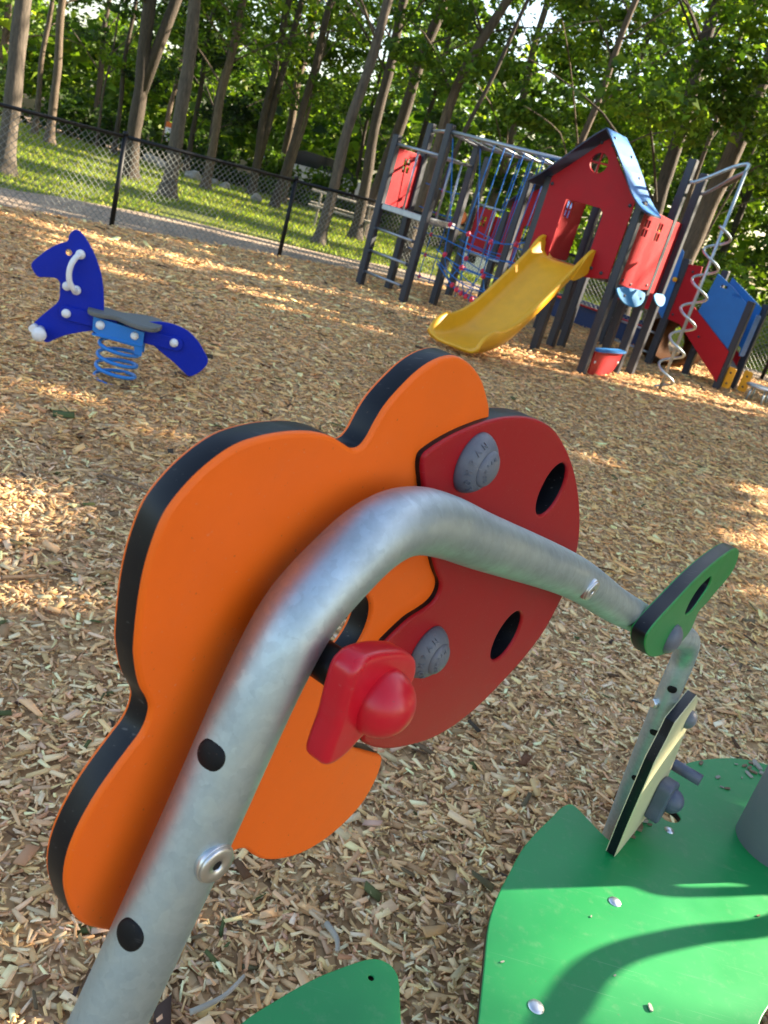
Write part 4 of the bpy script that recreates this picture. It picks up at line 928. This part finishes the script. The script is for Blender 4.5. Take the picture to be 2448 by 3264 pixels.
tree('maple_tree','pale trunk with flared foot and a sunlit right side, between the two fence posts',(-5.73,17.47),-.018,.27,12,big(4,11,2.8,36,3600,.15,GREEN),'barkgrey')
tree('woodland_tree','brown trunk standing right of the pale flared trunk',(-6.44,22.36),.006,.22,12,big(2.9,11,3.0,44,5000,.15,GREEN),'bark')
tree('woodland_tree','twin stemmed dark trunk half way along the grass',(-5.89,24.84),-.02,.23,11,big(2.7,10,3.0,44,5000,.15,GREEN),'barkdark',fork=[(.5,.06,1.2)])
tree('woodland_tree','dark trunk leaning right above the second fence post',(-4.82,22.98),.065,.21,12,big(3.0,11,2.8,40,4600,.15,GREEN),'barkdark')
tree('woodland_tree','slender pole trunk beside the leaning dark trunk',(-5.05,25.2),.032,.11,9,big(2.6,8,2.2,30,2800,.15,GREEN),'bark')
tree('beech_tree','smooth light grey trunk standing against the fence left of the tower',(-2.64,17.2),.043,.21,12,big(4.4,11,2.6,32,3000,.15,GREEN),'barkgrey')
tree('oak_tree','big dark trunk leaning right behind the ladder end of the tower',(-2.45,21.84),.106,.29,13,big(3.4,12,3.2,46,5200,.15,GREEN),'barkdark')
tree('oak_tree','upright dark trunk beside the big leaning trunk behind the ladder',(-2.4,20.7),-.05,.25,12,big(3.4,11,3.0,44,4600,.15,GREEN),'barkdark')
tree('beech_tree','curved light brown trunk rising behind the ladder rungs and nets',(-1.13,19.0),.03,.23,12,big(4.0,11,3.0,42,5000,.14,GREEN),'bark',bend=.055)
tree('young_tree','thin dark stem between the leaning trunk and the fence rail',(-3.68,28.4),-.02,.12,9,big(2.4,8,2.4,34,3000,.15,GREEN),'barkdark')
tree('oak_tree','dark trunk rising behind the blue roof of the red house',(3.45,18.3),-.05,.30,13,big(2.9,11,3.6,64,8800,.14,GREEN),'barkdark')
tree('oak_tree','stout leaning trunk lit on the right, behind the corkscrew pole',(4.05,18.1),.06,.40,13,big(3.6,12,3.4,50,6200,.14,GREEN),'bark')
tree('young_tree','slim straight trunk left of the stout trunk behind the corkscrew pole',(4.2,19.6),-.03,.12,9,big(3.2,8.5,2.4,34,3600,.14,BRIGHT),'bark')
tree('young_tree','leaning sapling seen against the bright sky right of the tower',(4.5,20.0),.15,.07,6,big(2.6,6,1.4,14,900,.14,BRIGHT),'bark')
tree('woodland_tree','leafy tree with hidden slim trunk above the house gable',(1.37,18.95),.08,.16,12,big(2.9,10,3.2,60,8200,.14,BRIGHT),'bark')
tree('young_tree','thin dark stem behind the overhead ladder left of the gable',(-.95,18.0),.16,.10,10,big(3.3,9,2.4,36,4200,.14,GREEN),'barkdark')
# more trunks of the wood behind
rr_=random.Random(5)
for i in range(12):
    x=-17+i*2.9+rr_.uniform(-.6,.6); y=28.5+rr_.uniform(-1.5,5)
    tree('woodland_tree','leafy tree of the wood at the far side of the grass',(x,y),rr_.uniform(-.03,.05),rr_.uniform(.16,.28),12,big(1.6 if i%2 else 2.6,10.5,3.3,52,4600,.19,[GREEN,BRIGHT,DARK][i%3] if x<1 else [BRIGHT,GREEN][i%2]),['bark','barkdark'][i%2],'trees of the wood behind the grass')
# bushes along the edge of the wood
def bush(label, x, y, r, h, n, cols, ls=.12, group=None):
    t=thing('bush',(x,y,0),label,'bush',group)
    q=RNG.normal(0,1,(n,3)); q/=np.linalg.norm(q,axis=1)[:,None]; q[:,2]=np.abs(q[:,2]); lob=.75+.25*np.sin(q[:,0]*5+x)*np.cos(q[:,1]*4+y)+.15*np.sin(q[:,2]*9)
    p=np.array([x,y,.05])+q*(RNG.uniform(.3,1,n)**.45*lob)[:,None]*np.array([r,r,h])
    v,f,tn=leaf_quads(p,ls,cols); link('foliage',bulk('foliage',v,f,tn,M['leaf']),t,None)
    mb=MB()
    for k in range(5):
        a=random.uniform(0,6.28); mb.tube([(x,y,0),(x+.3*r*cos(a),y+.3*r*sin(a),h*.5),(x+.6*r*cos(a),y+.6*r*sin(a),h*.8)],[.03,.02,.008],6)
    mb.build('stems',M['barkdark'],t)
for i,(x,y,r,h,c) in enumerate([(-14.5,26.5,1.5,1.5,DARK),(-12.2,27.3,1.4,1.2,DARK),(-10.4,26.6,1.3,1.3,DARK),(-8.6,27.6,1.3,1.1,DARK),(-7.4,26.9,.9,1.0,DARK),(-6.0,27.6,1.2,1.3,GREEN),(-4.3,27.4,1.2,1.2,GREEN),(-2.6,27.2,1.2,1.3,GREEN),(-1.0,26.6,1.2,1.4,GREEN),(.8,26.8,1.3,1.5,BRIGHT),(2.8,26.2,1.4,1.5,BRIGHT),(5.0,25.6,1.5,1.8,BRIGHT),(7.0,24.9,1.5,1.8,BRIGHT),(9.0,24.0,1.6,2.0,BRIGHT),(11.0,23.0,1.7,2.2,BRIGHT)]):
    bush('low bush growing at the edge of the wood behind the grass',x,y,r,h,2400,c,.13,'bushes at the edge of the wood')
bush('bright yellow green shrub filling the right edge beyond the ramp',8.3,20.3,1.9,2.4,5200,BRIGHT,.12)
tree('understory_tree','sunlit light green leafy sapling between the trunks at upper left',(-10.6,25.6),.02,.08,4.6,(1.5,4.4,1.5,26,3400,.13,BRIGHT),'bark')
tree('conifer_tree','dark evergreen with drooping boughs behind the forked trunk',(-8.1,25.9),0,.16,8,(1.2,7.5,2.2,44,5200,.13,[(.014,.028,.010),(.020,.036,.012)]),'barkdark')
# far wood
n=85000; az=np.radians(RNG.uniform(38,140,n)); rad=RNG.uniform(36,62,n); 
hz=np.where(np.degrees(az)>97,2.3,7.2)+4.0*noise2(np.degrees(az)*.16,rad*.05,8,3); gap=noise2(np.degrees(az)*.55,rad*.02,31,3)
z=RNG.uniform(0,1,n)**.8*hz*1.15; k=(z<hz*(.55+.75*gap)); az,rad,z=az[k],rad[k],z[k]
c=np.stack([rad*np.cos(az),rad*np.sin(az),z],1); c+=np.stack([np.sin(c[:,2]*2+az*60),np.cos(c[:,1]*1.7),np.sin(c[:,0]*2.1)*.3],1)*.5
v,f,tn=leaf_quads(c,.46,GREEN+BRIGHT+DARK); me=bulk('far_wood',v,f,tn,M['leaf'])
o=bpy.data.objects.new('far_wood',me);COL.objects.link(o);o['kind']='stuff';tag(o,'distant wood reading as one green mass between the trunks','wood')
# unseen trees added to block the sun; leaves removed over chosen sun patches
def prune(p):
    t=p[:,2]/tan(SUN_EL); x=p[:,0]-cos(SUN_AZ)*t; y=p[:,1]-sin(SUN_AZ)*t
    a=x*cos(SUN_AZ)+y*sin(SUN_AZ); b=-x*sin(SUN_AZ)+y*cos(SUN_AZ)
    return ~sunlit(a,b)
for i,(a,b) in enumerate([(15,-6.5),(17.5,-4),(14.5,-2),(17,.5),(14.8,2.6),(17.2,4.8),(15,6.6),(17.4,8.4),(16,10.2)]):
    x=a*cos(SUN_AZ)-b*sin(SUN_AZ); y=a*sin(SUN_AZ)+b*cos(SUN_AZ)
    tree('added_shade_tree','unseen leafy tree added to shade the play area',(x,y),0,.3,13,(1.0,14.5,2.5,90,6800,.30,GREEN),'bark','unseen trees added for shade',prune=prune)
for i,(a,b) in enumerate([(21,-5.2),(22,-2.8),(20.5,-.6),(21.5,1.6),(20.5,3.7),(21.8,5.8),(20.6,7.6),(21.5,9.3)]):
    x=a*cos(SUN_AZ)-b*sin(SUN_AZ); y=a*sin(SUN_AZ)+b*cos(SUN_AZ)
    tree('added_shade_tree','unseen leafy tree added to shade the play area',(x,y),0,.3,14,(3.0,17.0,2.3,110,3600,.36,GREEN),'bark','unseen trees added for shade',prune=prune)
for a,b in ((12.6,.7),(13.2,-.9),(12.9,2.6)):
    x=a*cos(SUN_AZ)-b*sin(SUN_AZ); y=a*sin(SUN_AZ)+b*cos(SUN_AZ)
    tree('added_shade_tree','unseen leafy tree added to shade the play area',(x,y),0,.2,9,(3.6,10.2,1.5,90,2600,.27,GREEN),'bark','unseen trees added for shade',prune=prune)
for i,(a,b) in enumerate([(26,13.2),(29,16.5),(27,20.2),(31,23.5)]):
    x=a*cos(SUN_AZ)-b*sin(SUN_AZ); y=a*sin(SUN_AZ)+b*cos(SUN_AZ)
    tree('added_shade_tree','unseen leafy tree added to shade the play area',(x,y),0,.3,12,(5.5,16,2.8,90,6000,.30,BRIGHT),'bark','unseen trees added for shade',prune=prune)

# ------------------------------------------------------------------ small things beyond the fence
pt=thing('picnic_table',(-2.9,21.4,0),'weathered picnic table on the grass behind the fence','picnic table')
def pb(c,h,a,name):
    X=np.array([cos(a),sin(a),0]);Y=np.array([-sin(a),cos(a),0]); mb=MB(); mb.cbox(np.array([-2.9,21.4,0])+X*c[0]+Y*c[1]+UP*c[2],(X,Y,UP),h,min(h)*.3); mb.build(name,M['wood'],pt)
A_=.15
for k in range(4): pb((0,-.27+.18*k,.74),(.8,.08,.018),A_,'top_board')
for s_ in (-1,1): pb((0,s_*.68,.44),(.8,.12,.018),A_,'bench_board')
for s_ in (-1,1):
    pb((s_*.6,0,.40),(.03,.72,.03),A_,'cross_beam')
    for q_ in (-1,1): pb((s_*.57,q_*.38,.36),(.022,.04,.36),A_,'leg')
car=thing('parked_car',(-5.3,31.5,0),'pale bluish car parked beyond the trees behind the twin trunks','car')
ca=radians(20); CX=np.array([cos(ca),sin(ca),0]); CY=np.array([-sin(ca),cos(ca),0]); c0=np.array([-5.3,31.5,0])
mb=MB(); mb.prism(catmull([(-2.1,.35),(-2.15,.75),(-1.9,.92),(-1.2,.98),(.9,.98),(1.9,.85),(2.15,.65),(2.12,.35)],3),c0,CX,UP,-CY,-.86,.86); mb.build('body',M['carpaint'],car)
mb=MB(); mb.prism(catmull([(-1.5,.95),(-1.1,1.38),(-.2,1.45),(.5,1.38),(1.15,.95)],3),c0,CX,UP,-CY,-.74,.74); mb.build('cabin',M['glass'],car)
for sx in (-1.35,1.35):
    for sy in (-.87,.68):
        mb=MB(); mb.lathe([(.2,0),(.32,.02),(.33,.1),(.32,.19),(.2,.2)],c0+CX*sx-CY*(-sy)+UP*.33,CY,18); w_=mb.build('wheel',M['tyre'],car)
sg=thing('sign_board',(-9.7,29.0,0),'small white sign with an orange top stripe among the trunks','sign')
mb=MB(); mb.tube([(-9.7,29,0),(-9.7,29,1.0)],.03,8); mb.build('post',M['rail'],sg)
for z_,h_,m_,nm in ((.78,.20,'white','face'),(1.06,.08,'orangeball','stripe')):
    mb=MB(); mb.cbox((-9.7,28.95,z_),((1,0,0),(0,1,0),(0,0,1)),(.20,.012,h_),.004); mb.build(nm,M[m_],sg)
cab=thing('utility_cabinet',(.42,20.6,0),'pale grey cabinet with a dark square vent seen behind the hammock net','cabinet')
mb=MB(); mb.cbox((.42,20.6,.28),((1,0,0),(0,1,0),(0,0,1)),(.36,.16,.29),.01); mb.build('case',M['white'],cab)
mb=MB(); mb.cbox((.26,20.435,.34),((1,0,0),(0,1,0),(0,0,1)),(.10,.006,.10),.003); mb.build('vent',M['glass'],cab)
mb=MB(); mb.prism([(-.40,-.2),(.40,-.2),(.40,.2),(-.40,.2)],(.42,20.6,.575),EX,EY,UP,0,.02); mb.build('lid',M['rail'],cab)
for i,(x,y,r) in enumerate([(-7.37,24.3,.22),(-6.51,24.4,.16),(-5.35,23.2,.17),(-8.41,25.0,.20),(-9.08,25.9,.24),(-7.0,24.9,.14)]):
    me=bpy.data.meshes.new('boulder'); bm=bmesh.new(); bmesh.ops.create_icosphere(bm,subdivisions=3,radius=r)
    for v_ in bm.verts:
        d_=v_.co.normalized(); v_.co*=1+.18*sin(d_.x*4+i)+.14*sin(d_.y*5+2*i)*cos(d_.z*4); v_.co.z*=.68
    bm.transform(Matrix.Translation((x,y,r*.35)));bm.to_mesh(me);bm.free()
    o=link('boulder',me,None,M['stone']); tag(o,'grey boulder in the row between the trunks at the edge of the wood','boulder','row of boulders at the wood edge')

# ------------------------------------------------------------------ light, sky, camera
w=bpy.data.worlds.new('World'); SC.world=w; w.use_nodes=True; nt=w.node_tree; bgn=nt.nodes['Background']
sk=nt.nodes.new('ShaderNodeTexSky'); sk.sky_type='NISHITA'; sk.sun_disc=False; sk.sun_elevation=SUN_EL; sk.sun_rotation=pi/2-SUN_AZ
sk.air_density=1.0; sk.dust_density=2.0; sk.ozone_density=.3; sk.altitude=50
nt.links.new(sk.outputs[0],bgn.inputs[0]); bgn.inputs[1].default_value=.085
sun=bpy.data.lights.new('sun','SUN'); sun.energy=5.0; sun.angle=radians(.55); sun.color=(1,.86,.66)
so=bpy.data.objects.new('sun',sun); COL.objects.link(so); so.rotation_euler=Vector(SUN_DIR).to_track_quat('Z','Y').to_euler()
cam=bpy.data.cameras.new('camera'); co=bpy.data.objects.new('camera',cam); COL.objects.link(co); SC.camera=co
p_,r_=radians(20.5),radians(16.5)
f_=np.array([0,cos(p_),-sin(p_)]);u0=np.array([0,sin(p_),cos(p_)]);r0=np.array([1.,0,0]); rx=cos(r_)*r0+sin(r_)*u0; ux=-sin(r_)*r0+cos(r_)*u0
co.matrix_world=basis(np.array([0,0,1.6]),rx,ux,-f_)
cam.sensor_fit='VERTICAL'; cam.sensor_height=24; cam.sensor_width=24; cam.lens=24*1900/2212; cam.clip_start=.02; cam.clip_end=600
cam.dof.use_dof=True; cam.dof.focus_distance=.95; cam.dof.aperture_fstop=cam.lens/1.9
SC.view_settings.view_transform='Standard'; SC.view_settings.look='None'; SC.view_settings.exposure=2.42; SC.view_settings.gamma=1
SC.render.engine='CYCLES'; SC.cycles.use_denoising=True
SC.cycles.max_bounces=8; SC.cycles.diffuse_bounces=4; SC.cycles.transmission_bounces=4; SC.cycles.sample_clamp_indirect=6
